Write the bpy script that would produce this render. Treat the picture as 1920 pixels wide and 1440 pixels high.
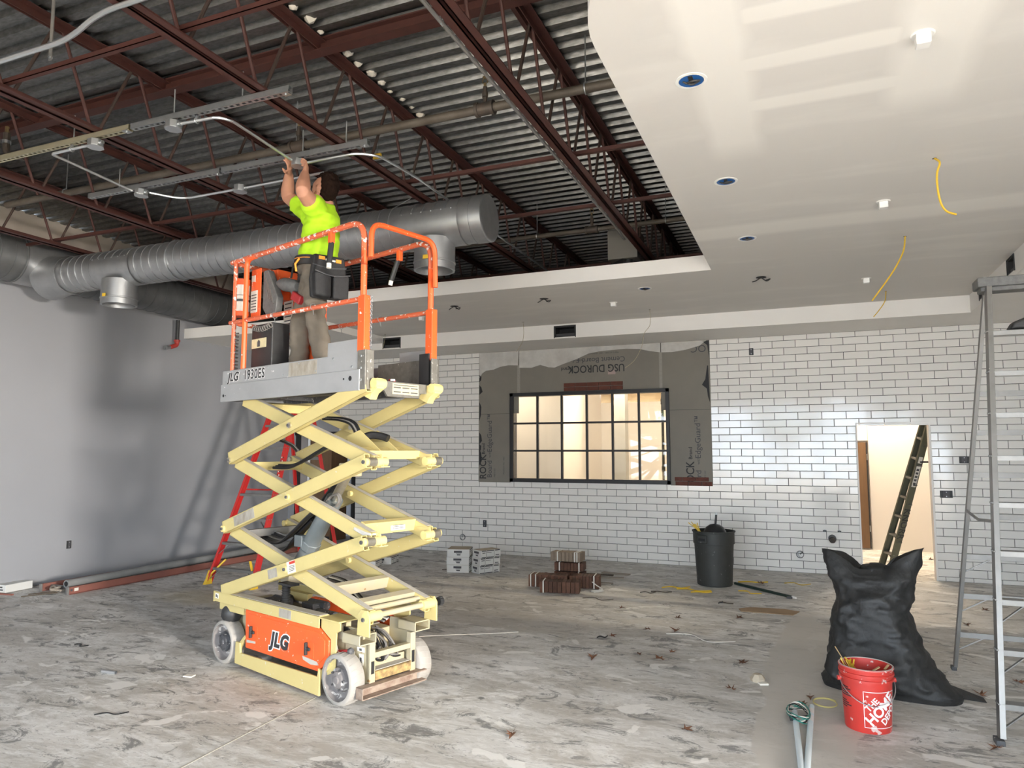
import bpy, bmesh, math, random
from mathutils import Vector, Matrix
import numpy as np
random.seed(7)
D = bpy.data
for o in list(D.objects): D.objects.remove(o)
SC = bpy.context.scene
COL = SC.collection
V = Vector
PI = math.pi

# ------------------------------------------------------------------ camera
CAM_H = 1.65; F_PX = 1331.0
YAW = math.atan2(552, 1337.); PIT = math.atan2(126, 1331.)
cam_d = D.cameras.new('camera'); cam = D.objects.new('camera', cam_d); COL.objects.link(cam)
cam_d.sensor_width = 36; cam_d.lens = F_PX / 1920 * 36; cam_d.clip_start = .05
cam.location = (0, 0, CAM_H); cam.rotation_euler = (PI/2 + PIT, 0, YAW)
SC.camera = cam
# ------------------------------------------------------------------ light and exposure
SC.view_settings.view_transform = 'Standard'; SC.view_settings.look = 'None'
SC.view_settings.gamma = 1; SC.view_settings.use_curve_mapping = False
SC.view_settings.exposure = 1.65
W = D.worlds.new('sky'); SC.world = W; W.use_nodes = True
bg = W.node_tree.nodes['Background']
bg.inputs['Color'].default_value = (.77, .875, 1, 1); bg.inputs['Strength'].default_value = 5.2
def sun(direction, strength, color, angle):
    d = D.lights.new('sun', 'SUN'); d.energy = strength; d.color = color; d.angle = math.radians(angle)
    o = D.objects.new('sun', d); COL.objects.link(o)
    o.rotation_euler = V(direction).to_track_quat('-Z', 'Y').to_euler(); return o
sun((-.30, .28, -.91), 10, (1, .75, .42), 1.0)
def area(name, loc, direction, sx, sy, power, color, portal=False):
    d = D.lights.new(name, 'AREA'); d.shape = 'RECTANGLE'; d.size = sx; d.size_y = sy
    d.energy = power; d.color = color
    if portal: d.cycles.is_portal = True
    o = D.objects.new(name, d); COL.objects.link(o); o.location = loc
    q = V(direction).to_track_quat('-Z', 'Y'); o.rotation_euler = q.to_euler(); return o
FRONT_Y = -3.6; RIGHT_X = 6.6
area('front_window_portal', (-.4, FRONT_Y+.02, 1.65), (0, 1, 0), 10.8, 2.9, 1, (1, 1, 1), True)
area('side_window_portal', (RIGHT_X-.02, -.4, 1.6), (-1, 0, 0), 1.6, 2.7, 1, (1, 1, 1), True)
# daylight coming in through the big side window
area('side_window_daylight', (RIGHT_X+.25, -.75, 1.8), (-1, .45, .02), 1.2, 1.0, 740, (1, .93, .84))

# ------------------------------------------------------------------ pixel helpers (points at real depths)
_f = V((-math.sin(YAW)*math.cos(PIT), math.cos(YAW)*math.cos(PIT), math.sin(PIT)))
_r = V((math.cos(YAW), math.sin(YAW), 0)); _u = _r.cross(_f); _C = V((0, 0, CAM_H))
def ray(x, y): return _f + _r*((x-960)/F_PX) - _u*((y-720)/F_PX)
def on(x, y, ax, v):
    d = ray(x, y); return _C + d*((v-_C[ax])/d[ax])
def fl(x, y, z=0.): return on(x, y, 2, z)
def at(x, y, depth): return _C + ray(x, y)*depth

# ------------------------------------------------------------------ materials
def mat(name, col, rough=.6, metal=0., col2=None, scale=8., amount=.5, bump=0., bscale=None, stretch=(1, 1, 1),
        detail=4., spots=None, spot_scale=30., spot_thr=.68, rough2=None, coat=0., emit=None, random_value=0.):
    m = D.materials.new(name); m.use_nodes = True
    nt = m.node_tree; N = nt.nodes; L = nt.links; b = N['Principled BSDF']
    b.inputs['Roughness'].default_value = rough; b.inputs['Metallic'].default_value = metal
    b.inputs['Base Color'].default_value = (*col, 1)
    if coat: b.inputs['Coat Weight'].default_value = coat
    out = None
    if col2 is not None or bump or spots is not None or rough2 is not None:
        tc = N.new('ShaderNodeTexCoord'); mp = N.new('ShaderNodeMapping'); mp.inputs['Scale'].default_value = stretch
        L.new(tc.outputs['Object'], mp.inputs['Vector'])
        nz = N.new('ShaderNodeTexNoise'); nz.inputs['Scale'].default_value = scale; nz.inputs['Detail'].default_value = detail
        nz.inputs['Roughness'].default_value = .6
        L.new(mp.outputs[0], nz.inputs['Vector'])
        rp = N.new('ShaderNodeMapRange'); rp.inputs[1].default_value = .5-.25; rp.inputs[2].default_value = .5+.25
        L.new(nz.outputs['Fac'], rp.inputs[0])
        if col2 is not None:
            mx = N.new('ShaderNodeMix'); mx.data_type = 'RGBA'
            mu = N.new('ShaderNodeMath'); mu.operation = 'MULTIPLY'; mu.inputs[1].default_value = amount
            L.new(rp.outputs[0], mu.inputs[0]); L.new(mu.outputs[0], mx.inputs[0])
            mx.inputs[6].default_value = (*col, 1); mx.inputs[7].default_value = (*col2, 1)
            out = mx.outputs[2]; L.new(out, b.inputs['Base Color'])
        if rough2 is not None:
            mr = N.new('ShaderNodeMapRange'); mr.inputs[3].default_value = rough; mr.inputs[4].default_value = rough2
            L.new(rp.outputs[0], mr.inputs[0]); L.new(mr.outputs[0], b.inputs['Roughness'])
        if spots is not None:
            n2 = N.new('ShaderNodeTexNoise'); n2.inputs['Scale'].default_value = spot_scale; n2.inputs['Detail'].default_value = 3
            L.new(mp.outputs[0], n2.inputs['Vector'])
            r2 = N.new('ShaderNodeMapRange'); r2.inputs[1].default_value = spot_thr; r2.inputs[2].default_value = spot_thr+.03
            L.new(n2.outputs['Fac'], r2.inputs[0])
            m2 = N.new('ShaderNodeMix'); m2.data_type = 'RGBA'; L.new(r2.outputs[0], m2.inputs[0])
            if out: L.new(out, m2.inputs[6])
            else: m2.inputs[6].default_value = (*col, 1)
            m2.inputs[7].default_value = (*spots, 1)
            out = m2.outputs[2]; L.new(out, b.inputs['Base Color'])
        if bump:
            bp = N.new('ShaderNodeBump'); bp.inputs['Strength'].default_value = bump; bp.inputs['Distance'].default_value = .01
            if bscale:
                n3 = N.new('ShaderNodeTexNoise'); n3.inputs['Scale'].default_value = bscale; n3.inputs['Detail'].default_value = 4
                L.new(mp.outputs[0], n3.inputs['Vector']); L.new(n3.outputs['Fac'], bp.inputs['Height'])
            else: L.new(nz.outputs['Fac'], bp.inputs['Height'])
            L.new(bp.outputs[0], b.inputs['Normal'])
    if random_value:
        oi = N.new('ShaderNodeObjectInfo'); hs = N.new('ShaderNodeHueSaturation')
        mr = N.new('ShaderNodeMapRange'); mr.inputs[3].default_value = 1-random_value; mr.inputs[4].default_value = 1+random_value
        L.new(oi.outputs['Random'], mr.inputs[0]); L.new(mr.outputs[0], hs.inputs['Value'])
        if out: L.new(out, hs.inputs['Color'])
        else: hs.inputs['Color'].default_value = (*col, 1)
        L.new(hs.outputs[0], b.inputs['Base Color'])
    if emit:
        b.inputs['Emission Color'].default_value = (*emit[0], 1); b.inputs['Emission Strength'].default_value = emit[1]
    return m
M = {}
M['galv_deck'] = mat('galvanised_deck', (.31, .315, .31), .32, 1.0, (.15, .15, .147), 45, .9, stretch=(.35, 1, 1), rough2=.5)
M['red_steel'] = mat('red_primer_steel', (.072, .022, .016), .62, 0, (.042, .014, .011), 9, .8, spots=(.16, .07, .05), spot_scale=60, spot_thr=.72)
M['rod_steel'] = mat('rusty_rod', (.06, .03, .024), .65, 0, (.055, .042, .035), 6, .9)
M['duct'] = mat('galvanised_duct', (.44, .45, .46), .36, .85, (.33, .34, .35), 7, .8, rough2=.5)
M['duct_dark'] = mat('dull_duct', (.24, .245, .25), .45, .8, (.17, .175, .18), 5, .8, rough2=.6)
M['galv'] = mat('galvanised_steel', (.50, .52, .53), .35, .85, (.36, .38, .40), 20, .6)
M['zinc_yellow'] = mat('yellow_zinc', (.52, .48, .34), .4, .7, (.40, .38, .28), 14, .6)
M['emt'] = mat('bright_conduit', (.66, .68, .70), .28, .85, (.55, .57, .6), 9, .5)
M['dark'] = mat('dark_void', (.012, .012, .013), .8)
M['black'] = mat('black_plastic', (.018, .018, .019), .5, 0, (.04, .04, .04), 14, .6)
M['black_iron'] = mat('black_iron_pipe', (.05, .045, .04), .55, .3, (.12, .09, .07), 12, .9)
M['old_pipe'] = mat('old_pipe', (.07, .056, .043), .6, .2, (.15, .13, .105), 9, .9, stretch=(.6, 1, 1))
M['wall_paint'] = mat('primed_wall', (.315, .32, .338), .75, 0, (.29, .295, .31), 1.3, .5, bump=.05, bscale=90)
M['wall_upper'] = mat('upper_wall', (.56, .50, .43), .8, 0, (.46, .41, .36), 2, .6)
M['drywall_edge'] = mat('white_drywall', (.80, .775, .735), .75, 0, (.74, .71, .67), 2.5, .5)
M['grout'] = mat('dark_grout', (.035, .035, .036), .9, 0, (.06, .06, .06), 30, .6)
M['tile'] = mat('white_glazed_tile', (.80, .775, .735), .08, 0, (.75, .735, .70), 3, .6, bump=.05, bscale=9, random_value=.035)
M['window_black'] = mat('black_window_steel', (.012, .012, .013), .45)
M['brick'] = mat('red_brick', (.15, .045, .028), .85, 0, (.085, .032, .022), 22, .9, bump=.4, bscale=60)
M['brick_brown'] = mat('brown_thin_brick', (.16, .075, .045), .85, 0, (.085, .042, .028), 16, .9, bump=.4, bscale=60, random_value=.25)
M['brick_tan'] = mat('tan_brick_back', (.30, .235, .17), .88, 0, (.20, .15, .11), 12, .8, bump=.3, bscale=60)
M['warm_wall'] = mat('back_room_wall', (.76, .71, .65), .8, 0, (.70, .65, .6), 1.2, .5)
M['lumber'] = mat('lumber', (.42, .28, .14), .75, 0, (.30, .19, .09), 4, .9, stretch=(1, 1, 6))
M['door_wood'] = mat('brown_door', (.20, .11, .05), .55, 0, (.14, .075, .035), 5, .9, stretch=(4, 4, .6))
M['cream'] = mat('cream_lift_paint', (.60, .495, .21), .48, 0, (.50, .405, .17), 3.2, .6, spots=(.60, .55, .42), spot_scale=26, spot_thr=.70)
M['cream_dusty'] = mat('dusty_cream_paint', (.46, .385, .215), .7, 0, (.36, .33, .27), 5, .9, spots=(.30, .17, .07), spot_scale=16, spot_thr=.70)
M['dust'] = mat('dust_cap', (.50, .47, .42), .9, 0, (.42, .39, .33), 12, .9)
M['orange'] = mat('orange_lift_paint', (.86, .125, .025), .42, 0, (.74, .10, .03), 4, .6, spots=(.85, .72, .66), spot_scale=34, spot_thr=.675)
M['orange_splat'] = mat('orange_paint_splattered', (.74, .125, .04), .5, 0, (.50, .14, .08), 7, .9, spots=(.80, .72, .68), spot_scale=30, spot_thr=.59)
M['lift_grey'] = mat('aluminium_toe_board', (.43, .435, .44), .45, .35, (.33, .335, .34), 5, .8, spots=(.75, .74, .72), spot_scale=34, spot_thr=.71, stretch=(.6, 1, 1))
M['tread_plate'] = mat('scuffed_tread_plate', (.27, .26, .235), .5, .5, (.17, .16, .14), 24, .9, spots=(.6, .58, .54), spot_scale=40, spot_thr=.68)
M['tape_residue'] = mat('old_sticker_residue', (.22, .19, .145), .8, 0, (.46, .43, .38), 20, .9, stretch=(1, 1, .4))
M['tyre'] = mat('dusty_white_tyre', (.37, .345, .31), .85, 0, (.28, .26, .235), 12, .7)
M['hub'] = mat('dusty_hub', (.24, .215, .20), .8, 0, (.14, .13, .13), 9, .9, spots=(.48, .45, .42), spot_scale=22, spot_thr=.6)
M['hub_dark'] = mat('dark_hub_cap', (.10, .10, .105), .6, .2, (.05, .05, .055), 16, .8, spots=(.45, .43, .40), spot_scale=60, spot_thr=.66)
M['pin'] = mat('bright_pin', (.60, .57, .50), .3, .85, (.45, .40, .30), 30, .8)
M['pin_cream'] = mat('cream_boss', (.70, .57, .24), .4, 0, (.6, .48, .2), 9, .6)
M['cyl_grey'] = mat('grey_cylinder', (.20, .225, .23), .4, .2, (.14, .155, .16), 6, .6)
M['hose'] = mat('black_hose', (.014, .014, .015), .38)
M['hose_dusty'] = mat('dusty_hose', (.10, .095, .09), .7, 0, (.25, .23, .21), 18, .9)
M['paper'] = mat('white_sticker', (.74, .71, .64), .7, 0, (.60, .57, .5), 14, .6)
M['label_yellow'] = mat('yellowed_label', (.68, .60, .36), .6, 0, (.5, .44, .27), 26, .8)
M['red_print'] = mat('red_print', (.55, .05, .03), .6)
M['ink'] = mat('black_ink', (.03, .03, .032), .7)
M['ink_grey'] = mat('grey_ink', (.07, .07, .075), .7)
M['white_print'] = mat('white_print', (.82, .80, .79), .6)
M['cement'] = mat('cement_board', (.235, .215, .18), .85, 0, (.19, .175, .15), 2.2, .8, bump=.12, bscale=160)
M['tape'] = mat('joint_tape', (.33, .31, .265), .85, 0, (.26, .24, .205), 30, .8)
M['mud'] = mat('joint_compound', (.62, .60, .56), .85, 0, (.42, .40, .37), 6, .8)
M['tar'] = mat('black_tar_smear', (.02, .02, .022), .7)
M['skin'] = mat('skin', (.47, .235, .15), .62, 0, (.39, .18, .115), 14, .6)
M['hair'] = mat('dark_brown_hair', (.009, .005, .0035), .95, 0, (.022, .011, .007), 70, .8, stretch=(1, 1, .4))
M['hair'].node_tree.nodes['Principled BSDF'].inputs['Specular IOR Level'].default_value = .1
M['hivis'] = mat('neon_yellow_shirt', (.42, .72, .012), .8, 0, (.34, .60, .012), 6, .5, bump=.5, bscale=11)
M['trousers'] = mat('grey_brown_trousers', (.165, .138, .108), .9, 0, (.10, .088, .07), 6, .8, bump=.35, bscale=16)
M['boot'] = mat('brown_boot', (.10, .06, .035), .7)
M['pouch'] = mat('black_nylon_pouch', (.014, .014, .015), .75, 0, (.03, .03, .032), 40, .6, bump=.2, bscale=120)
M['orange_tab'] = mat('orange_tab', (.85, .30, .03), .6)
M['tool_red'] = mat('red_tool', (.42, .03, .035), .5, 0, (.3, .03, .03), 20, .6)
M['tool_grey'] = mat('grey_tool', (.16, .16, .155), .6, 0, (.08, .08, .08), 30, .8)
M['fg_red'] = mat('red_fibreglass', (.52, .025, .022), .45, 0, (.42, .022, .02), 8, .6)
M['fg_faded'] = mat('faded_red_fibreglass', (.27, .095, .068), .7, 0, (.22, .095, .075), 5, .8)
M['yellow'] = mat('yellow_plastic', (.72, .46, .03), .5, 0, (.6, .38, .04), 12, .6)
M['alu'] = mat('worn_aluminium', (.25, .245, .235), .42, .6, (.19, .185, .175), 12, .7, spots=(.78, .77, .74), spot_scale=30, spot_thr=.74)
M['alu_dark'] = mat('dull_aluminium', (.27, .262, .25), .5, .5, (.20, .195, .185), 10, .7)
M['olive'] = mat('olive_fibreglass', (.105, .105, .07), .6, 0, (.08, .08, .055), 6, .6)
M['foam'] = mat('grey_pipe_lagging', (.20, .205, .20), .8, 0, (.27, .27, .265), 6, .7)
M['carton'] = mat('white_carton', (.66, .655, .63), .75, 0, (.60, .595, .57), 5, .5)
M['carton_kraft'] = mat('kraft_carton', (.40, .33, .24), .85, 0, (.52, .47, .38), 7, .6)
M['cardboard'] = mat('brown_cardboard', (.36, .25, .15), .9, 0, (.28, .19, .115), 6, .7)
M['strap'] = mat('white_strap', (.72, .69, .62), .6)
M['bin'] = mat('grey_bin_plastic', (.026, .027, .024), .6, 0, (.045, .046, .042), 7, .7, spots=(.14, .14, .13), spot_scale=22, spot_thr=.68)
M['bag'] = mat('black_bin_liner', (.005, .005, .0055), .46, 0, (.026, .026, .025), 7, .9, rough2=.7, bump=.9, bscale=16, stretch=(1, 1, .6))
M['bucket'] = mat('red_bucket', (.60, .035, .025), .42, 0, (.45, .05, .04), 7, .8, spots=(.62, .45, .42), spot_scale=22, spot_thr=.63)
M['pvc'] = mat('pale_blue_pvc', (.70, .80, .85), .35, 0, (.64, .74, .80), 6, .5)
M['teal'] = mat('teal_wire', (.02, .20, .16), .4)
M['wire_pale'] = mat('pale_cable', (.38, .32, .20), .5)
M['wire_yellow'] = mat('yellow_cable', (.68, .44, .03), .45)
M['leaf'] = mat('dry_leaf', (.16, .07, .035), .85, 0, (.09, .04, .02), 40, .8, random_value=.35)
M['twig'] = mat('brown_scrap', (.09, .07, .05), .9)
M['wood_strip'] = mat('grey_wood', (.34, .30, .25), .85, 0, (.24, .20, .16), 8, .8, stretch=(.4, 4, 4))
M['blue'] = mat('blue_ring', (.015, .11, .36), .4)
M['white_plastic'] = mat('white_plastic', (.80, .79, .76), .5)
M['brass'] = mat('brass_head', (.30, .22, .11), .4, .7)
M['red_paint'] = mat('red_valve', (.40, .04, .03), .5)
M['sand'] = mat('sand_sweepings', (.42, .33, .18), .95)
M['outside'] = mat('sunlit_pavement', (.44, .41, .37), .9, 0, (.38, .355, .32), 2, .6)
M['foliage'] = mat('outside_foliage', (.10, .17, .05), .8, 0, (.05, .09, .03), 4, .9)

def floor_material():
    m = D.materials.new('dusty_concrete'); m.use_nodes = True; nt = m.node_tree; N = nt.nodes; L = nt.links; b = N['Principled BSDF']
    tc = N.new('ShaderNodeTexCoord')
    def noise(scale, detail, rough, stretch=(1, 1, 1), rot=0, dist=0.):
        mp = N.new('ShaderNodeMapping'); mp.inputs['Scale'].default_value = stretch; mp.inputs['Rotation'].default_value = (0, 0, rot)
        L.new(tc.outputs['Object'], mp.inputs[0]); n = N.new('ShaderNodeTexNoise'); n.inputs['Scale'].default_value = scale
        n.inputs['Detail'].default_value = detail; n.inputs['Roughness'].default_value = rough; n.inputs['Distortion'].default_value = dist
        L.new(mp.outputs[0], n.inputs['Vector']); return n.outputs['Fac']
    def rng(s, a, c, lo=0., hi=1.):
        r = N.new('ShaderNodeMapRange'); r.inputs[1].default_value = a; r.inputs[2].default_value = c
        r.inputs[3].default_value = lo; r.inputs[4].default_value = hi; L.new(s, r.inputs[0]); return r.outputs[0]
    def mix(f, a, c):
        x = N.new('ShaderNodeMix'); x.data_type = 'RGBA'; L.new(f, x.inputs[0])
        for i, q in ((6, a), (7, c)):
            if isinstance(q, tuple): x.inputs[i].default_value = (*q, 1)
            else: L.new(q, x.inputs[i])
        return x.outputs[2]
    def math2(op, a, c):
        x = N.new('ShaderNodeMath'); x.operation = op; x.use_clamp = True
        for i, q in enumerate((a, c)):
            if isinstance(q, (int, float)): x.inputs[i].default_value = q
            else: L.new(q, x.inputs[i])
        return x.outputs[0]
    base = mix(rng(noise(1.1, 5, .6), .35, .65), (.40, .38, .345), (.52, .495, .455))
    smear = noise(2.2, 12, .74, (.55, 1.5, 1), .35, .7)
    fine = noise(9.0, 12, .78, (.7, 1.6, 1), -.2, 1.0)
    patch = noise(.55, 4, .55, (1, 1, 1), 0, .3)
    cover = math2('ADD', rng(smear, .455, .54, 0, .60), rng(fine, .485, .56, 0, .40))
    cover = math2('MULTIPLY', cover, rng(patch, .30, .60, .6, 1.0))
    dusty = mix(cover, base, (.75, .74, .72))
    dark = rng(noise(4.2, 12, .78, (.7, 1.3, 1), .8, 1.1), .54, .59, 0, .78)
    c = mix(dark, dusty, (.15, .148, .145))
    scuff = rng(noise(17., 10, .8, (.5, 2.2, 1), .5, 1.2), .57, .61, 0, .7)
    c = mix(scuff, c, (.20, .197, .19))
    flake = rng(noise(2.6, 5, .5, (1, 1.5, 1), 1.9, .6), .625, .645, 0, .85)
    c = mix(flake, c, (.80, .785, .755))
    sp = N.new('ShaderNodeSeparateXYZ'); L.new(tc.outputs['Object'], sp.inputs[0])
    wob = noise(1.8, 5, .6)
    def stain(cx, cy, rx, ry, soft):
        fx = math3('MULTIPLY_ADD', sp.outputs[0], 1/rx, -cx/rx); fy = math3('MULTIPLY_ADD', sp.outputs[1], 1/ry, -cy/ry)
        d = math3('ADD', math3('POWER', math3('ABSOLUTE', fx), 2.), math3('POWER', math3('ABSOLUTE', fy), 2.)); d = math3('ADD', d, math3('MULTIPLY_ADD', wob, 1.6, -.8))
        r = N.new('ShaderNodeMapRange'); r.inputs[1].default_value = 1-soft; r.inputs[2].default_value = 1; r.inputs[3].default_value = 1; r.inputs[4].default_value = 0; L.new(d, r.inputs[0]); return r.outputs[0]
    def math3(op, *a):
        x = N.new('ShaderNodeMath'); x.operation = op
        for i, q in enumerate(a):
            if isinstance(q, (int, float)): x.inputs[i].default_value = q
            else: L.new(q, x.inputs[i])
        return x.outputs[0]
    # swept screed strip, levelling patch by the bag, sand stain by the ladder
    c = mix(math2('MULTIPLY', stain(-.05, 5.4, .30, 2.6, .12), .85), c, (.56, .53, .485))
    c = mix(math2('MULTIPLY', stain(-6.1, 6.3, 1.1, .45, .8), .55), c, (.50, .42, .24))
    c = mix(math2('MULTIPLY', stain(-2.6, 6.6, 1.0, .4, .5), .5), c, (.52, .48, .43))
    L.new(c, b.inputs['Base Color'])
    L.new(rng(cover, 0, 1, .55, .8), b.inputs['Roughness'])
    bp = N.new('ShaderNodeBump'); bp.inputs['Strength'].default_value = .35; bp.inputs['Distance'].default_value = .008
    L.new(fine, bp.inputs['Height']); L.new(bp.outputs[0], b.inputs['Normal'])
    return m
M['floor'] = floor_material()

def ceiling_material():
    """skim-coated drywall: real bands of lighter joint compound on grey paper"""
    m = D.materials.new('taped_drywall'); m.use_nodes = True; nt = m.node_tree; N = nt.nodes; L = nt.links; b = N['Principled BSDF']
    b.inputs['Roughness'].default_value = .85
    tc = N.new('ShaderNodeTexCoord'); sx = N.new('ShaderNodeSeparateXYZ'); L.new(tc.outputs['Object'], sx.inputs[0])
    nz = N.new('ShaderNodeTexNoise'); nz.inputs['Scale'].default_value = 1.6; nz.inputs['Detail'].default_value = 5
    mp = N.new('ShaderNodeMapping'); mp.inputs['Scale'].default_value = (.6, 2.4, 1)
    L.new(tc.outputs['Object'], mp.inputs[0]); L.new(mp.outputs[0], nz.inputs['Vector'])
    acc = None
    def band(src, c0, hw, soft):
        s = N.new('ShaderNodeMath'); s.operation = 'SUBTRACT'; L.new(src, s.inputs[0]); s.inputs[1].default_value = c0
        a = N.new('ShaderNodeMath'); a.operation = 'ABSOLUTE'; L.new(s.outputs[0], a.inputs[0])
        w = N.new('ShaderNodeMath'); w.operation = 'MULTIPLY_ADD'; L.new(nz.outputs['Fac'], w.inputs[0]); w.inputs[1].default_value = .05; w.inputs[2].default_value = -.025
        ad = N.new('ShaderNodeMath'); ad.operation = 'ADD'; L.new(a.outputs[0], ad.inputs[0]); L.new(w.outputs[0], ad.inputs[1])
        r = N.new('ShaderNodeMapRange'); r.inputs[1].default_value = hw; r.inputs[2].default_value = hw+soft
        r.inputs[3].default_value = 1; r.inputs[4].default_value = 0; L.new(ad.outputs[0], r.inputs[0]); return r.outputs[0]
    def op(o, a, c):
        x = N.new('ShaderNodeMath'); x.operation = o; L.new(a, x.inputs[0])
        if isinstance(c, float): x.inputs[1].default_value = c
        else: L.new(c, x.inputs[1])
        return x.outputs[0]
    X, Y = sx.outputs[0], sx.outputs[1]
    bands = [(band(Y, 3.02, .05, .03), band(X, .12, .30, .06)), (band(Y, 3.42, .055, .03), band(X, .10, .34, .05)),
             (band(Y, 3.86, .05, .04), band(X, .14, .40, .06)), (band(X, -.32, .10, .08), band(Y, 3.2, 1.1, .3)),
             (band(X, .62, .12, .10), band(Y, 3.0, 1.0, .3)), (band(Y, 6.1, .12, .1), band(X, .3, 1.4, .3))]
    for a, c in bands:
        q = op('MULTIPLY', a, c); acc = q if acc is None else op('MAXIMUM', acc, q)
    streak = N.new('ShaderNodeMapRange'); streak.inputs[1].default_value = .52; streak.inputs[2].default_value = .70; streak.inputs[4].default_value = .45
    L.new(nz.outputs['Fac'], streak.inputs[0]); acc = op('MAXIMUM', acc, streak.outputs[0])
    mx = N.new('ShaderNodeMix'); mx.data_type = 'RGBA'; L.new(acc, mx.inputs[0])
    mx.inputs[6].default_value = (.66, .635, .60, 1); mx.inputs[7].default_value = (.78, .755, .71, 1)
    L.new(mx.outputs[2], b.inputs['Base Color']); return m
M['ceiling'] = ceiling_material()

def glass_material():
    m = D.materials.new('window_glass'); m.use_nodes = True; nt = m.node_tree; N = nt.nodes; L = nt.links
    N.remove(N['Principled BSDF']); o = N['Material Output']
    t = N.new('ShaderNodeBsdfTransparent'); t.inputs[0].default_value = (.96, .97, .96, 1); g = N.new('ShaderNodeBsdfGlossy'); g.inputs['Roughness'].default_value = .02
    fr = N.new('ShaderNodeFresnel'); fr.inputs[0].default_value = 1.45; x = N.new('ShaderNodeMixShader')
    L.new(fr.outputs[0], x.inputs[0]); L.new(t.outputs[0], x.inputs[1]); L.new(g.outputs[0], x.inputs[2]); L.new(x.outputs[0], o.inputs[0])
    return m
M['glass'] = glass_material()

# ------------------------------------------------------------------ mesh builder
class MB:
    def __init__(s): s.v = []; s.f = []
    def add(s, vs, fs):
        n = len(s.v); s.v += [tuple(p) for p in vs]; s.f += [tuple(i+n for i in f) for f in fs]; return s
    def box(s, c, d, R=None):
        x, y, z = d[0]/2, d[1]/2, d[2]/2; c = V(c)
        vs = [V((a, b, e)) for a in (-x, x) for b in (-y, y) for e in (-z, z)]
        if R is not None: vs = [R @ p for p in vs]
        return s.add([c+p for p in vs], [(0, 1, 3, 2), (4, 6, 7, 5), (0, 4, 5, 1), (2, 3, 7, 6), (0, 2, 6, 4), (1, 5, 7, 3)])
    def bb(s, lo, hi): return s.box([(a+b)/2 for a, b in zip(lo, hi)], [b-a for a, b in zip(lo, hi)])
    def beam(s, p, q, w, h, up=(0, 0, 1)):
        p, q = V(p), V(q); d = (q-p); L = d.length; d.normalize(); x = d.cross(V(up))
        if x.length < 1e-4: x = d.cross(V((1, 0, 0)))
        x.normalize(); u = x.cross(d)
        return s.box((p+q)/2, (L, w, h), Matrix((d, x, u)).transposed())
    def tube(s, path, r, n=8, cap=True, rs=None):
        path = [V(p) for p in path]; k = len(path)
        t0 = (path[1]-path[0]).normalized(); x = t0.cross(V((0, 0, 1)))
        if x.length < .05: x = t0.cross(V((1, 0, 0)))
        x.normalize(); vs = []
        for i, p in enumerate(path):
            t = (path[min(i+1, k-1)]-path[max(i-1, 0)]).normalized()
            x = (x - t*x.dot(t)).normalized(); y = t.cross(x); rr = rs[i] if rs else r
            vs += [p + (x*math.cos(2*PI*j/n)+y*math.sin(2*PI*j/n))*rr for j in range(n)]
        fs = [(i*n+j, i*n+(j+1) % n, (i+1)*n+(j+1) % n, (i+1)*n+j) for i in range(k-1) for j in range(n)]
        if cap: fs += [tuple(range(n))[::-1], tuple((k-1)*n+j for j in range(n))]
        return s.add(vs, fs)
    def cyl(s, p, q, r, n=12, r2=None): return s.tube([p, q], r, n, True, [r, r if r2 is None else r2])
    def lathe(s, prof, n=24, o=(0, 0, 0), ax=(0, 0, 1), close=False):
        ax = V(ax).normalized(); x = ax.cross(V((0, 1, 0)) if abs(ax.y) < .9 else V((1, 0, 0))).normalized(); y = ax.cross(x); o = V(o); k = len(prof)
        vs = [o + ax*z + (x*math.cos(2*PI*j/n)+y*math.sin(2*PI*j/n))*r for r, z in prof for j in range(n)]
        fs = [(i*n+j, i*n+(j+1) % n, (i+1)*n+(j+1) % n, (i+1)*n+j) for i in range(k-1) for j in range(n)]
        if close: fs += [((k-1)*n+j, (k-1)*n+(j+1) % n, (j+1) % n, j) for j in range(n)]
        return s.add(vs, fs)
    def disc(s, c, ax, r, n=20, r2=0):
        return s.lathe([(r, 0), (r2, 0)], n, c, ax)
    def prism(s, pts, a, b, fr=None):
        """polygon in local (u, v), extruded from w=a to w=b; fr(u, v, w) -> point"""
        fr = fr or (lambda u, v, w: (u, v, w)); n = len(pts)
        vs = [fr(u, v, a) for u, v in pts] + [fr(u, v, b) for u, v in pts]
        fs = [tuple(range(n))[::-1], tuple(range(n, 2*n))] + [(i, (i+1) % n, n+(i+1) % n, n+i) for i in range(n)]
        return s.add(vs, fs)
    def grid(s, fn, nu, nv):
        vs = [fn(i/nu, j/nv) for i in range(nu+1) for j in range(nv+1)]
        fs = [(i*(nv+1)+j, (i+1)*(nv+1)+j, (i+1)*(nv+1)+j+1, i*(nv+1)+j+1) for i in range(nu) for j in range(nv)]
        return s.add(vs, fs)
    def mesh(s, name, smooth=True, angle=35):
        me = D.meshes.new(name); me.from_pydata(s.v, [], s.f)
        bm = bmesh.new(); bm.from_mesh(me); bmesh.ops.recalc_face_normals(bm, faces=bm.faces); bm.to_mesh(me); bm.free()
        if smooth:
            me.polygons.foreach_set('use_smooth', [True]*len(me.polygons)); me.set_sharp_from_angle(angle=math.radians(angle))
        me.update(); return me
def link(name, me, m, parent=None, loc=None, rot=None, bevel=0., kind=None):
    o = D.objects.new(name, me); COL.objects.link(o)
    if m is not None:
        me.materials.clear(); me.materials.append(M[m] if isinstance(m, str) else m)
    if parent: o.parent = parent
    if loc is not None: o.location = loc
    if rot is not None: o.rotation_euler = rot
    if bevel:
        b = o.modifiers.new('bevel', 'BEVEL'); b.width = bevel; b.segments = 2; b.limit_method = 'ANGLE'; b.angle_limit = math.radians(40); b.harden_normals = True
    if kind: o['kind'] = kind
    return o
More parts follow.
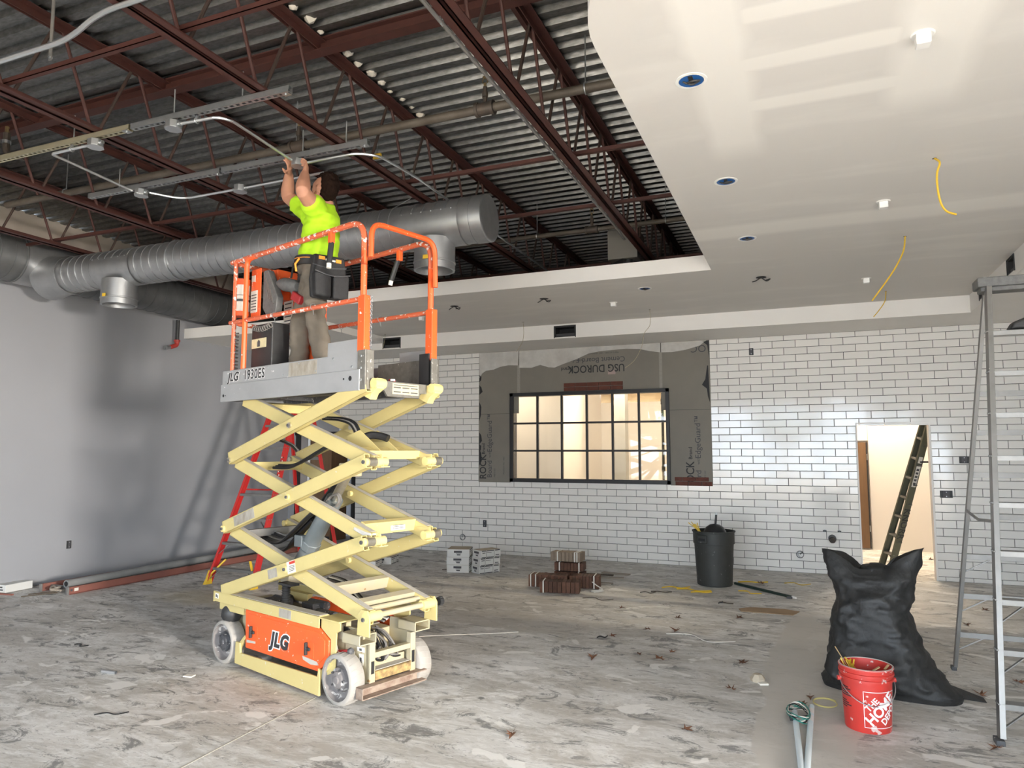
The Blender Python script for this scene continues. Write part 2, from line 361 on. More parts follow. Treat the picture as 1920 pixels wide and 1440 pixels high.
def obj(name, mb, m, parent=None, loc=None, rot=None, bevel=0., kind=None, smooth=True, angle=35):
    return link(name, mb.mesh(name, smooth, angle), m, parent, loc, rot, bevel, kind)
def tag(o, label, cat, group=None):
    o['label'] = label; o['category'] = cat
    if group: o['group'] = group
    return o
def thing(name, label, cat, loc=(0, 0, 0), rz=0., group=None):
    o = D.objects.new(name, None); COL.objects.link(o); o.location = loc; o.rotation_euler = (0, 0, rz); o.empty_display_size = .1
    return tag(o, label, cat, group)
def struct(name, mb, m, bevel=0., **k): return obj(name, mb, m, kind='structure', bevel=bevel, **k)
def copy_tree(o, parent=None):
    c = o.copy(); COL.objects.link(c); c.parent = parent
    for ch in list(o.children): copy_tree(ch, c)
    return c
def text(name, s, size, m, parent, loc, rot, offset=0., extrude=.0006, shear=0., spacing=1., align='CENTER', sx=1., bend=None):
    cu = D.curves.new('t', 'FONT'); cu.body = s; cu.size = size; cu.offset = offset; cu.extrude = extrude; cu.shear = shear
    cu.space_character = spacing; cu.align_x = align; cu.align_y = 'CENTER'; cu.resolution_u = 3
    t = D.objects.new('t', cu); COL.objects.link(t); dg = bpy.context.evaluated_depsgraph_get()
    me = D.meshes.new_from_object(t.evaluated_get(dg)); D.objects.remove(t); D.curves.remove(cu); me.name = name
    for v in me.vertices:
        v.co.x *= sx
        if bend: v.co = bend(v.co)
    return link(name, me, m, parent, loc, rot)
def arc(c, r, a0, a1, n, u, v):
    c, u, v = V(c), V(u), V(v); return [c+u*r*math.cos(a0+(a1-a0)*i/n)+v*r*math.sin(a0+(a1-a0)*i/n) for i in range(n+1)]
def smooth_path(pts, n=6):
    pts = [V(p) for p in pts]; out = []
    for i in range(len(pts)-1):
        p0, p1, p2, p3 = pts[max(i-1, 0)], pts[i], pts[i+1], pts[min(i+2, len(pts)-1)]
        for k in range(n):
            t = k/n; out.append(.5*((2*p1)+(p2-p0)*t+(2*p0-5*p1+4*p2-p3)*t*t+(3*p1-p0-3*p2+p3)*t**3))
    return out+[pts[-1]]
def fillet(pts, r, n=5):
    pts = [V(p) for p in pts]; out = [pts[0]]
    for a, b, c in zip(pts, pts[1:], pts[2:]):
        u, w = (a-b), (c-b); ru = min(r, u.length*.48, w.length*.48); p, q = b+u.normalized()*ru, b+w.normalized()*ru
        out += [(p*(1-t)**2+b*2*t*(1-t)+q*t*t) for t in [i/n for i in range(n+1)]]
    return out+[pts[-1]]

# ================================================================== STRUCTURE
LX, BY, DECK = -8.85, 10.65, 4.62          # left wall, tiled back wall, roof deck
CEIL, BULK = 3.49, 3.28                     # dropped ceiling, bulkhead underside
WIN = (-4.42, -1.86, 1.16, 2.585); DOOR = (.635, 1.49, 0, 2.02); DOOR2 = (-8.72, -7.40, 0, 2.0)
struct('floor', MB().bb((-12, -3.8, -.12), (9, 16.2, 0)), 'floor')
fj = D.objects['floor']
fa, fb = fl(715, 1243), fl(300, 1460); obj('saw_cut', MB().beam((fa.x, fa.y, .0), (fb.x, fb.y, .0), .012, .003), 'dust', fj)
struct('pavement', MB().bb((-30, -30, -.20), (40, FRONT_Y-.2, -.08)).bb((RIGHT_X+.25, FRONT_Y-.2, -.20), (40, 30, -.08)), 'outside')

def wall_cells(mb, a0, a1, z0, z1, holes, put):
    xs = sorted({a0, a1, *[h[0] for h in holes], *[h[1] for h in holes]}); zs = sorted({z0, z1, *[h[2] for h in holes], *[h[3] for h in holes]})
    for xa, xb in zip(xs, xs[1:]):
        for za, zb in zip(zs, zs[1:]):
            cx, cz = (xa+xb)/2, (za+zb)/2
            if not any(h[0] < cx < h[1] and h[2] < cz < h[3] for h in holes): put(xa, xb, za, zb)
    return mb
mb = MB(); wall_cells(mb, LX-.15, 3.4, 0, DECK, [WIN, DOOR, DOOR2], lambda a, b, c, d: mb.bb((a, BY, c), (b, BY+.15, d)))
wall_back = struct('wall_back', mb, 'grout')
mb = MB().bb((LX-.15, FRONT_Y, 0), (LX, BY, 4.14)); wall_left = struct('wall_left', mb, 'wall_paint')
struct('wall_left_upper', MB().bb((LX-.22, FRONT_Y, 4.14), (LX-.1, BY, DECK+.02)), 'wall_upper')
mb = MB(); wall_cells(mb, FRONT_Y, BY, 0, DECK, [(-1.6, .2, .25, 2.95)], lambda a, b, c, d: mb.bb((RIGHT_X, a, c), (RIGHT_X+.2, b, d)))
struct('wall_right', mb, 'drywall_edge')
mb = MB(); wall_cells(mb, LX-.15, RIGHT_X+.2, 0, DECK, [(-5.8, 5.0, .2, 3.1)], lambda a, b, c, d: mb.bb((a, FRONT_Y-.2, c), (b, FRONT_Y, d)))
struct('wall_front', mb, 'drywall_edge')
struct('wall_light_block', MB().bb((3.1, 1.75, 0), (3.25, BY, DECK)), 'drywall_edge')  # unseen wall added to keep the side window's light off the back wall
struct('header_light_block', MB().bb((3.1, FRONT_Y, 2.30), (3.25, 1.75, DECK)), 'drywall_edge')  # unseen header, added so the side lamp misses the dropped ceiling
# shop-front frames behind the camera
mb = MB()
for i in range(8): mb.box((-5.8+i*10.8/7, FRONT_Y-.1, 1.65), (.06, .1, 2.9))
for z in (.22, 2.2, 3.08): mb.box((-.4, FRONT_Y-.1, z), (10.8, .1, .06))
struct('window_2', mb, 'window_black')
mb = MB()
for i in range(2): mb.box((RIGHT_X+.1, -1.57+i*1.74, 1.6), (.1, .06, 2.7))
for z in (.28, 2.92): mb.box((RIGHT_X+.1, -.7, z), (.1, 1.8, .06))
struct('window_3', mb, 'window_black')
# corrugated roof deck: ribs run along the back wall
mb = MB(); prof = []; y = FRONT_Y-.3; pitch = .152
while y < BY+.2:
    prof += [(y, DECK), (y+.062, DECK), (y+.080, DECK+.04), (y+.134, DECK+.04)]; y += pitch
vs = []; n = len(prof)
xs = [LX-.2, -6, -3.2, -.4, RIGHT_X+.2]
for x in xs: vs += [(x, a, z) for a, z in prof]
mb.add(vs, [(k*n+i, k*n+i+1, (k+1)*n+i+1, (k+1)*n+i) for k in range(len(xs)-1) for i in range(n-1)])
struct('ceiling', mb, 'galv_deck', smooth=False)
struct('roof', MB().bb((LX-.4, FRONT_Y-.5, DECK+.06), (RIGHT_X+.4, BY+.3, DECK+.3)), 'dark')

# dropped ceiling with a rounded corner towards the open deck
EX, FYO = -.83, 7.34
R = .78; y0 = 2.22
pts = [(RIGHT_X, y0)] + [(EX+R-R*math.sin(t), y0+R-R*math.cos(t)) for t in [PI/2*i/14 for i in range(15)]] + [(EX, FYO), (RIGHT_X, FYO)]
mb = MB().prism(pts, CEIL, CEIL+.16)
struct('ceiling_dropped', mb, 'ceiling')
mb = MB().bb((-6.25, FYO, CEIL), (RIGHT_X, BY, CEIL+.15)); struct('ceiling_back', mb, 'ceiling')
mb = MB().bb((-6.25, FYO-.012, CEIL+.0005), (EX-.0, FYO, CEIL+.16)); struct('trim_1', mb, 'drywall_edge')
# lower bulkheads
mb = MB().bb((LX, 9.70, BULK), (1.85, BY, CEIL)); wall_cells(mb, 0, 0, 0, 0, [], None)
holes = [(-3.33, -3.02, 3.30, 3.455), (-6.25, -5.94, 3.30, 3.455)]
mb = MB(); wall_cells(mb, LX, 1.85, BULK, CEIL, holes, lambda a, b, c, d: mb.bb((a, 9.70, c), (b, 9.72, d)))
mb.bb((LX, 9.72, BULK), (1.85, BY, BULK+.015)); struct('bulkhead_back', mb, 'drywall_edge')
mb = MB(); wall_cells(mb, 5.2, BY, BULK, CEIL, [(7.75, 8.0, 3.33, 3.47), (8.95, 9.2, 3.33, 3.47)], lambda a, b, c, d: mb.bb((1.85, a, c), (1.87, b, d)))
mb.bb((1.87, 5.2, BULK), (RIGHT_X, BY, BULK+.015)).bb((1.87, 5.2, BULK+.015), (RIGHT_X, 5.22, CEIL)); struct('bulkhead_right', mb, 'drywall_edge')
mb = MB().bb((LX, 8.12, 3.385), (-6.25, 9.70, CEIL+.05)); struct('bulkhead_left', mb, 'drywall_edge')
def duct_hole(name, a, label):
    t = thing(name, label, 'vent opening', a)
    mb = MB(); w, h, d = .31, .155, .18
    mb.bb((-w/2, 0, h/2-.012), (w/2, d, h/2)).bb((-w/2, 0, -h/2), (w/2, d, -h/2+.012)).bb((-w/2, 0, -h/2), (-w/2+.012, d, h/2)).bb((w/2-.012, 0, -h/2), (w/2, d, h/2))
    obj('sleeve', mb, 'black', t); obj('back', MB().bb((-w/2, d, -h/2), (w/2, d+.01, h/2)), 'dark', t)
    obj('flange', MB().bb((-w/2-.012, -.008, h/2), (w/2+.012, .002, h/2+.012)).bb((-w/2-.012, -.008, -h/2-.012), (-w/2, .002, h/2)).bb((w/2, -.008, -h/2-.012), (w/2+.012, .002, h/2)), 'black', t)
    obj('damper_blade', MB().box((0, .03, -h/2+.03), (w-.03, .004, .05), Matrix.Rotation(.5, 3, 'X')), 'ink_grey', t)
    return t
duct_hole('air_vent', (-3.175, 9.70, 3.3775), 'black rectangular duct opening in the white bulkhead above the cement board')
duct_hole('air_vent', (-6.095, 9.70, 3.3775), 'black rectangular duct opening in the bulkhead seen beside the lift platform')
for y, s in ((7.875, 'nearer the camera'), (9.075, 'beside the ladder top, nearer the tiled wall')):
    t = duct_hole('air_vent', (1.85, y, 3.40), 'dark duct opening in the side bulkhead, ' + s); t.rotation_euler = (0, 0, -PI/2); t.scale = (.8, 1, .9)

# ---- tiles on the back wall (children of the wall)
TP, RP, JT = .3048, .1016, .0055
DUR = (-4.985, -1.262, 1.148, 3.28)
def intervals(zc):
    iv = [(-7.39 if zc < 2.03 else -7.76, 2.9)]
    for h in (DUR, (DOOR[0]-.012, DOOR[1]+.012, -1, DOOR[3]+.012)):
        if h[2] < zc < h[3]:
            nv = []
            for a, b in iv:
                if h[1] <= a or h[0] >= b: nv.append((a, b)); continue
                if h[0] > a: nv.append((a, h[0]))
                if h[1] < b: nv.append((h[1], b))
            iv = nv
    return iv
tiles = []; z = -.045; row = 0
while z < BULK:
    za, zb = max(z, 0)+JT/2, min(z+RP, BULK)-JT/2
    if zb-za > .012:
        for a, b in intervals((za+zb)/2):
            k = math.floor((a-5)/TP)
            x = k*TP + (.5*TP if row % 2 else 0) + .06
            while x < b:
                xa, xb = max(x+JT/2, a+.001), min(x+TP-JT/2, b-.001)
                if xb-xa > .012: tiles.append((xa, xb, za, zb))
                x += TP
    z += RP; row += 1
def tile_mesh(w, h, e=.004, t=.009):
    x, zz = w/2, h/2; e = min(e, w*.3, h*.3)
    mb = MB(); o = [(-x, 0, -zz), (x, 0, -zz), (x, 0, zz), (-x, 0, zz)]; m_ = [(a, -t+.003, c) for a, _, c in o]
    i_ = [(-x+e, -t, -zz+e), (x-e, -t, -zz+e), (x-e, -t, zz-e), (-x+e, -t, zz-e)]
    mb.add(o+m_+i_, [(k, (k+1) % 4, 4+(k+1) % 4, 4+k) for k in range(4)]+[(4+k, 4+(k+1) % 4, 8+(k+1) % 4, 8+k) for k in range(4)]+[(8, 9, 10, 11)])
    return mb
def px_area(t): 
    d = V(((t[0]+t[1])/2, BY, (t[2]+t[3])/2))-_C; return (t[1]-t[0])*(t[3]-t[2])*abs(d.y)/d.length**3
tiles.sort(key=lambda t: -px_area(t)); shared = {}; rest = MB()
for i, (xa, xb, za, zb) in enumerate(tiles):
    w, h = xb-xa, zb-za; R_ = Matrix.Rotation(random.gauss(0, .0035), 3, 'X') @ Matrix.Rotation(random.gauss(0, .003), 3, 'Z')
    c = V(((xa+xb)/2, BY+.001-random.uniform(0, .0012), (za+zb)/2))
    if i < 296:
        key = (round(w, 3), round(h, 3))
        if key not in shared: shared[key] = tile_mesh(w, h).mesh('tile', False)
        o = link('tile', shared[key], 'tile', wall_back, c, R_.to_euler())
    else:
        q = tile_mesh(w, h); rest.add([c + R_ @ V(p) for p in q.v], q.f)
obj('tile_field', rest, 'tile', wall_back, kind='stuff', smooth=False)
# painted drywall left of the tiles and around the far doorway
obj('plasterboard', MB().bb((LX, BY-.008, 0), (DOOR2[0], BY, BULK)).bb((DOOR2[0], BY-.008, DOOR2[3]), (-7.76, BY, BULK)), 'wall_paint', wall_back)

# ---- cement board round the window (children of the wall)
Y0 = BY-.012
def board(x0, x1, z0, z1): return obj('cement_board', MB().bb((x0, Y0, z0), (x1, BY, z1)), 'cement', wall_back, bevel=.002)
G = .004
bl = board(DUR[0], WIN[0]-.0, DUR[2], 2.26-G); blu = board(DUR[0], -4.27-G, 2.26, 3.28)
bt = board(-4.27, -1.97-G, WIN[3], 3.28); br = board(WIN[1], DUR[1], DUR[2], 2.26-G); bru = board(-1.97, DUR[1], 2.26, 3.28)
bu1 = board(-4.27, WIN[0]+.0, 2.26, WIN[3]) if False else None
RU = (PI/2, PI, 0)                      # upside-down writing facing the room
text('lettering', 'USG DUROCK', .165, 'ink', bt, (-2.98, Y0-.002, 2.935), RU, .002, sx=.86)
text('lettering', 'Brand', .075, 'ink', bt, (-3.46, Y0-.002, 2.945), RU, .001)
text('lettering', '®', .05, 'ink', bt, (-3.36, Y0-.002, 2.905), RU)
text('lettering', 'Cement Board', .115, 'ink_grey', bt, (-2.86, Y0-.002, 3.065), RU, .0005)
text('lettering', 'with', .06, 'ink_grey', bt, (-3.235, Y0-.002, 3.07), RU)
text('lettering', 'EdgeGuard™', .115, 'ink_grey', bt, (-3.56, Y0-.002, 3.08), RU, .0005)
text('lettering', 'MEETS ISO 9001, 14001 STANDARDS', .032, 'ink_grey', bt, (-2.87, Y0-.002, 3.17), RU)
obj('flag_print', MB().bb((-2.79, Y0-.0012, 2.83), (-2.67, Y0, 2.895)), mat('faded_flag', (.40, .30, .27), .8), bt)
RV = (PI/2, -PI/2, 0)                    # writing that climbs the board
for b_, x in ((bl, -4.93), (br, -1.60)):
    text('lettering', 'ROCK' if b_ is bl else 'OCK', .165, 'ink', b_, (x+.03, Y0-.002, 1.395 if b_ is bl else 1.345), RV, .002, sx=.86)
    text('lettering', 'Brand', .075, 'ink', b_, (x+.035, Y0-.002, 1.69 if b_ is bl else 1.62), RV, .001)
    text('lettering', 'ard' if b_ is br else 'Board', .115, 'ink_grey', b_, (x+.145, Y0-.002, 1.36 if b_ is bl else 1.30), RV, .0005)
    text('lettering', 'with', .06, 'ink_grey', b_, (x+.145, Y0-.002, 1.60 if b_ is bl else 1.51), RV)
    text('lettering', 'EdgeGuard™', .115, 'ink_grey', b_, (x+.145, Y0-.002, 1.95 if b_ is bl else 1.86), RV, .0005)
    text('lettering', 'MEETS ISO', .03, 'ink_grey', b_, (x+.235, Y0-.002, 1.30), RV)
text('lettering', 'PRODUCT NO. 14001', .03, 'ink_grey', bl, (-4.535, Y0-.002, 1.42), RV)
text('lettering', 'OC', .15, 'ink_grey', bru, (-1.42, Y0-.002, 3.16), RU)
# compound smears, seams and tar marks on the boards
def blob(name, pts, m, y=Y0-.0015, parent=None):
    return obj(name, MB().prism([(a, b) for a, b in pts], 0, .0015, lambda u, v, w: (u, y+w-.0015, v)), m, parent or wall_back)
def wavy(x0, x1, top, base, amp, n, seed):
    rr = random.Random(seed); xs = [x0+(x1-x0)*i/n for i in range(n+1)]
    return [(x, base-amp*(.5+.5*math.sin(i*.9+seed))-rr.uniform(0, amp*.5)) for i, x in enumerate(xs)] + [(x1, top), (x0, top)]
blob('compound_smear', [(-4.975, 2.85), (-4.93, 2.93), (-4.86, 2.975), (-4.72, 2.99), (-4.6, 3.03), (-4.45, 3.05), (-4.29, 3.04), (-4.275, 3.275), (-4.98, 3.275)], 'mud', parent=blu)
blob('compound_smear', [(-4.265, 3.0), (-4.05, 2.99), (-3.9, 3.03), (-3.76, 2.985), (-3.66, 2.975), (-3.5, 3.03), (-3.3, 3.09), (-3.1, 3.17), (-2.9, 3.20), (-2.5, 3.215), (-2.30, 3.20), (-2.14, 3.16), (-1.98, 3.13), (-1.98, 3.275), (-4.265, 3.275)], 'mud', parent=bt)
blob('compound_smear', [(-1.965, 3.13), (-1.8, 3.125), (-1.6, 3.15), (-1.4, 3.20), (-1.30, 3.275), (-1.965, 3.275)], 'mud', parent=bru)
obj('joint_tape', MB().bb((-4.30, Y0-.001, WIN[3]), (-4.25, Y0, 3.04)), 'tape', blu)
obj('joint_tape', MB().bb((-2.00, Y0-.001, WIN[3]), (-1.955, Y0, 3.13)), 'tape', bru)
blob('tar_smear', [(-1.38, 2.62), (-1.33, 2.70), (-1.30, 2.9), (-1.285, 2.9), (-1.27, 2.35), (-1.30, 2.45), (-1.31, 2.56)], 'tar', parent=bru)
blob('tar_smear', [(-1.36, 3.26), (-1.29, 3.20), (-1.27, 3.02), (-1.265, 3.27)], 'tar', parent=bru)
for zz, h in ((2.30, .16), (1.86, .1), (1.70, .07), (1.55, .14), (2.66, .08), (2.85, .06)):
    blob('tar_smear', [(-4.975, zz-h), (-4.93+random.uniform(-.02, .02), zz-.4*h), (-4.94, zz+.5*h), (-4.975, zz+h)], 'tar', parent=bl if zz < 2.2 else blu)
# brick slips above and beside the window
for r_ in range(2):
    for k in range(5): obj('brick', MB().bb((-3.50+k*.19, BY-.035, 2.592+r_*.066), (-3.50+k*.19+.183, BY-.013, 2.592+r_*.066+.058)), 'brick', wall_back, bevel=.003)
for r_ in range(2):
    for k in range(3):
        x = -1.79+k*.19-(.09 if r_ else 0); obj('brick', MB().bb((max(x, -1.80), BY-.035, 1.152+r_*.064), (min(x+.183, -1.27), BY-.013, 1.152+r_*.064+.056)), 'brick', wall_back, bevel=.003)

# ---- window_1
wx0, wx1, wz0, wz1 = WIN
win = thing('window_1', 'w', 'window', ((wx0+wx1)/2, BY, (wz0+wz1)/2)); del win['category']; del win['label']; win['kind'] = 'structure'
ww, wh = wx1-wx0, wz1-wz0
mb = MB()
mb.bb((-ww/2, -.05, wh/2-.055), (ww/2, .12, wh/2)).bb((-ww/2, -.05, -wh/2), (ww/2, .12, -wh/2+.06)).bb((-ww/2, -.05, -wh/2), (-ww/2+.06, .12, wh/2)).bb((ww/2-.05, -.05, -wh/2), (ww/2, .12, wh/2))
obj('window_frame', mb, 'window_black', win, bevel=.003)
px = [-ww/2+.06+(ww-.11)*k/6 for k in range(7)]; pz = [-wh/2+.06+(wh-.115)*k/3 for k in range(4)]
for k in range(1, 6): obj('mullion', MB().bb((px[k]-.016, -.03, -wh/2+.05), (px[k]+.016, .02, wh/2-.05)), 'window_black', win, bevel=.002)
for k in range(1, 3): obj('transom', MB().bb((-ww/2+.05, -.028, pz[k]-.015), (ww/2-.04, .018, pz[k]+.015)), 'window_black', win, bevel=.002)
for a in range(6):
    for b_ in range(3): obj('pane', MB().bb((px[a]+.012, -.006, pz[b_]+.011), (px[a+1]-.012, -.002, pz[b_+1]-.011)), 'glass', win)
# ---- door_1 opening: white bead round the edge, and door_2
mb = MB().bb((DOOR[0]-.012, BY-.01, 0), (DOOR[0]+.006, BY+.155, DOOR[3])).bb((DOOR[1]-.008, BY-.01, 0), (DOOR[1]+.014, BY+.15, DOOR[3])).bb((DOOR[0]-.012, BY-.01, DOOR[3]-.006), (DOOR[1]+.014, BY+.155, DOOR[3]+.012))
struct('door_1', mb, 'drywall_edge')
struct('door_2', MB().bb((DOOR2[1]-.06, BY-.03, 0), (DOOR2[1], BY+.2, DOOR2[3])).bb((DOOR2[0], BY-.03, DOOR2[3]-.06), (DOOR2[1], BY+.2, DOOR2[3])), 'window_black')

# ---- rooms behind the tiled wall
RB = 15.35
def wroom(name, mb, m='warm_wall'): return struct(name, mb, m)
wroom('wall_kitchen_back', MB().bb((-9.2, RB, 0), (3.4, RB+.1, 2.72)))
wroom('wall_kitchen_upper', MB().bb((-9.2, RB+.4, 2.6), (3.4, RB+.5, 4.2)), 'lumber')
wroom('wall_kitchen_left', MB().bb((-9.3, BY+.15, 0), (-9.2, RB+.5, 4.2)))
wroom('wall_kitchen_right', MB().bb((3.4, BY+.15, 0), (3.5, RB+.5, 4.2)))
wroom('ceiling_kitchen', MB().bb((-9.3, BY+.15, 4.1), (3.5, RB+.5, 4.2)))
wroom('wall_partition', MB().bb((-6.6, 12.5, 0), (-4.19, 12.6, 4.1)).bb((-4.29, 12.6, 0), (-4.19, RB, 4.1)))
wroom('wall_stub', MB().bb((-.9, BY+.15, 0), (-.8, RB, 4.1)))
wroom('wall_hall', MB().bb((-7.3, BY+.15, 0), (-7.2, 12.5, 4.1)))
t = thing('column', 'pale grey boxed column standing behind the gridded window', 'column', (-3.31, 13.5, 0))
obj('shaft', MB().bb((-.13, -.13, 0), (.13, .13, 4.1)), mat('grey_column', (.45, .44, .41), .8), t, bevel=.006)
obj('base_plate', MB().bb((-.17, -.17, 0), (.17, .17, .015)), 'galv', t)
t = thing('drain_pipe', 'thin black vertical pipe standing behind the right-hand window panes', 'pipe', (-2.40, 13.0, 0))
obj('riser', MB().cyl((0, 0, 0), (0, 0, 4.1), .024, 10), 'black', t); obj('coupling', MB().cyl((0, 0, 1.28), (0, 0, 1.38), .032, 10), 'black', t)
obj('coupling', MB().cyl((0, 0, 2.5), (0, 0, 2.6), .032, 10), 'black', t)
for i, x in enumerate((-6.4, -5.2, -4.0, -2.9, -1.9)):
    o = obj('wall_stud', MB().bb((x-.02, RB+.28, 2.6), (x+.02, RB+.4, 4.1)), 'lumber', None)
    tag(o, 'timber stud above the far kitchen wall behind the window, %s from the left' % ('first', 'second', 'third', 'fourth', 'last')[i], 'stud', 'timber studs above the far kitchen wall')
# flush battens that light the rooms behind
def batten(loc, power, label):
    t = thing('ceiling_batten', label, 'ceiling light', loc)
    obj('housing', MB().bb((-.6, -.08, .02), (.6, .08, .07)), 'white_plastic', t, bevel=.006)
    obj('diffuser', MB().bb((-.59, -.07, 0), (.59, .07, .02)), mat('lit_diffuser', (.9, .85, .75), .5, emit=((1, .84, .62), 3)), t)
    a = area('batten_light', (loc[0], loc[1], loc[2]-.03), (0, 0, -1), 1.1, .12, power, (1, .83, .62)); return t
batten((-3.0, 12.9, 3.9), 62, 'lit ceiling batten in the room behind the gridded window'); batten((-5.6, 11.6, 3.9), 38, 'lit ceiling batten behind the window, left of the partition')
batten((1.2, 12.9, 3.5), 55, 'lit ceiling batten in the room behind the low doorway')
# what shows through door_1: brown door leaf, outlet
t = thing('wooden_door', 'brown wooden door leaf standing open behind the low tiled doorway', 'door', (.70, 13.5, 0), math.radians(8))
obj('leaf', MB().bb((0, 0, .02), (.24, .045, 1.80)), 'door_wood', t, bevel=.003); obj('edge_seal', MB().bb((.24, 0, .02), (.262, .05, 1.80)), 'black', t)
obj('hinge', MB().cyl((.25, -.008, 1.5), (.25, -.008, 1.6), .009, 8), 'galv', t); obj('hinge', MB().cyl((.25, -.008, .3), (.25, -.008, .4), .009, 8), 'galv', t)
mb = MB().bb((.3, 13.62, 0), (.97, 13.75, 4.1)).bb((.97, 13.62, 0), (1.07, 13.75, 4.1)); 
wroom('wall_kitchen_return', MB().bb((.3, 13.6, 1.83), (1.0, 13.7, 4.1)).bb((.98, 13.58, 0), (3.4, 13.68, 4.1)))
# what shows through door_2
t = thing('tall_cabinet', 'brown tall cabinet door standing just inside the dark left doorway', 'cabinet', (-8.62, 10.95, 0))
obj('cabinet_body', MB().bb((0, 0, 0), (.48, .5, 1.93)), 'door_wood', t, bevel=.004); obj('edge_strip', MB().bb((-.05, -.01, 0), (-.005, .03, 1.95)), 'drywall_edge', t)
obj('kick_board', MB().bb((.01, -.006, 0), (.47, -.001, .09)), 'black', t)
wroom('wall_hall_back', MB().bb((-9.2, 11.9, 0), (-7.3, 12.0, 4.1)), 'wall_paint')

# ================================================================== ROOF STEEL, PIPES, DUCTS
ZB, ZT = 3.95, 4.60
JX = [-1.65-1.52*k for k in range(5)]; names = ['nearest the dropped ceiling', 'second from the dropped ceiling', 'middle of the five, above the worker\'s conduit rack', 'second from the left wall', 'beside the left wall']
def joist(x, label):
    t = thing('steel_joist', label, 'joist', (x, 0, 0))
    a, b = FRONT_Y+.02, BY-.02
    for nm, z0, h, w in (('bottom_chord', ZB, .045, .052), ('top_chord', ZT-.055, .055, .06)):
        for s in (-1, 1):
            mb = MB(); x0 = s*.011; x1 = s*(.011+w)
            mb.bb((min(x0, x1), a, z0 if nm[0] == 'b' else z0+h-.007), (max(x0, x1), b, z0+.007 if nm[0] == 'b' else z0+h))
            mb.bb((min(x0, x0+s*.007), a, z0), (max(x0, x0+s*.007), b, z0+h)); obj(nm, mb, 'red_steel', t, smooth=False)
    P_ = .61; y = -1.9+.14; k = 0; me = None
    while y+P_ < b:
        for ya, yb in ((y+.03, y+P_/2-.035), (y+P_-.03, y+P_/2+.035)):
            mb = MB().cyl((0, ya-y, ZT-.03), (0, yb-y, ZB+.03), .0125, 8); obj('web_rod', mb, 'rod_steel' if ya > yb else 'red_steel', t, (0, y, 0))
        y += P_
    return t
for x, s in zip(JX, names): joist(x, 'dark red open-web steel roof joist, ' + s)
mb = MB(); by = 4.0
t = thing('steel_beam', 'dark red steel beam crossing under the deck from side to side', 'beam', (0, by, 0))
obj('bottom_flange', MB().bb((LX, -.045, 4.525), (-.2, .045, 4.535)), 'red_steel', t); obj('web', MB().bb((LX, -.006, 4.535), (-.2, .006, 4.607)), 'red_steel', t); obj('top_flange', MB().bb((LX, -.045, 4.607), (-.2, .045, 4.618)), 'red_steel', t)
for y, s in ((2.78, 'crossing the top left corner'), (5.24, 'in front of the round duct'), (6.45, 'just beyond the round duct'), (8.6, 'farthest one')):
    tag(obj('bridging_angle', MB().bb((LX, y-.002, ZB+.048), (-.85, y+.002, ZB+.080)).bb((LX, y-.002, ZB+.048), (-.85, y+.030, ZB+.052)), 'red_steel'), 'dark red bridging bar across the joists, ' + s, 'angle bar')
# sprayed foam lumps where the ribs meet the second joist
rr = random.Random(3)
for k in range(15):
    y = 3.15+k*.152*1.0; s = .03+.022*rr.random()
    mb = MB().lathe([(0.001, -.8*s), (.7*s, -.45*s), (s, 0), (.75*s, .5*s), (.001, .8*s)], 7); o = obj('foam_lump', MB().add([(p[0]*rr.uniform(.7, 1.2), p[1]*rr.uniform(.7, 1.2), p[2]) for p in mb.v], mb.f), mat('foam', (.62, .58, .50), .9) if k == 0 else D.materials['foam'], None, (JX[1]+.085+rr.uniform(-.01, .03), y, DECK+.01))
    tag(o, 'pale filler lump along the second joist under the deck, number %s from the camera' % ('one two three four five six seven eight nine ten eleven twelve thirteen fourteen fifteen'.split()[k]), 'filler lump', 'filler lumps along the second joist')
# sprinkler pipes
def sprinkler_pipe(y, x0, x1, heads, label, z=4.2, r=.033):
    t = thing('sprinkler_pipe', label, 'pipe', (0, y, z)); obj('main', MB().cyl((x0, 0, 0), (x1, 0, 0), r, 12), 'old_pipe', t)
    for hx in heads:
        fit = obj('tee_fitting', MB().cyl((hx-.07, 0, 0), (hx+.07, 0, 0), r+.014, 12).cyl((hx-.075, 0, 0), (hx-.05, 0, 0), r+.022, 12).cyl((hx+.05, 0, 0), (hx+.075, 0, 0), r+.022, 12), 'black_iron', t)
        h = obj('sprinkler_head', MB().cyl((hx, 0, .03), (hx, 0, .17), .017, 8).cyl((hx, 0, .09), (hx, 0, .13), .024, 8), 'black_iron', t)
        obj('deflector', MB().cyl((hx, 0, .17), (hx, 0, .20), .012, 8).tube([(hx-.018, 0, .20), (hx-.02, 0, .225), (hx, 0, .245), (hx+.02, 0, .225), (hx+.018, 0, .20)], .004, 5).cyl((hx, 0, .245), (hx, 0, .25), .02, 10), 'brass', h)
    for hx in (x0+.9, (x0+x1)/2+.35, x1-.5):
        h = obj('pipe_hanger', MB().tube(arc((hx, 0, 0), r+.006, 0, 2*PI, 14, (0, 1, 0), (0, 0, 1)), .006, 5).cyl((hx, 0, r), (hx, 0, .40), .005, 6), 'galv', t)
    return t
sprinkler_pipe(4.63, -7.6, -.85, (-2.13, -3.85), 'old brown sprinkler pipe with upright heads above the worker\'s rack')
sprinkler_pipe(7.75, -5.6, -.85, (-2.2,), 'grey sprinkler pipe with one upright head beyond the round duct', 4.2, .028)
t = thing('sprinkler_branch', 'short black pipe elbow with a head near the left wall top', 'pipe', (-6.55, 3.95, 4.30))
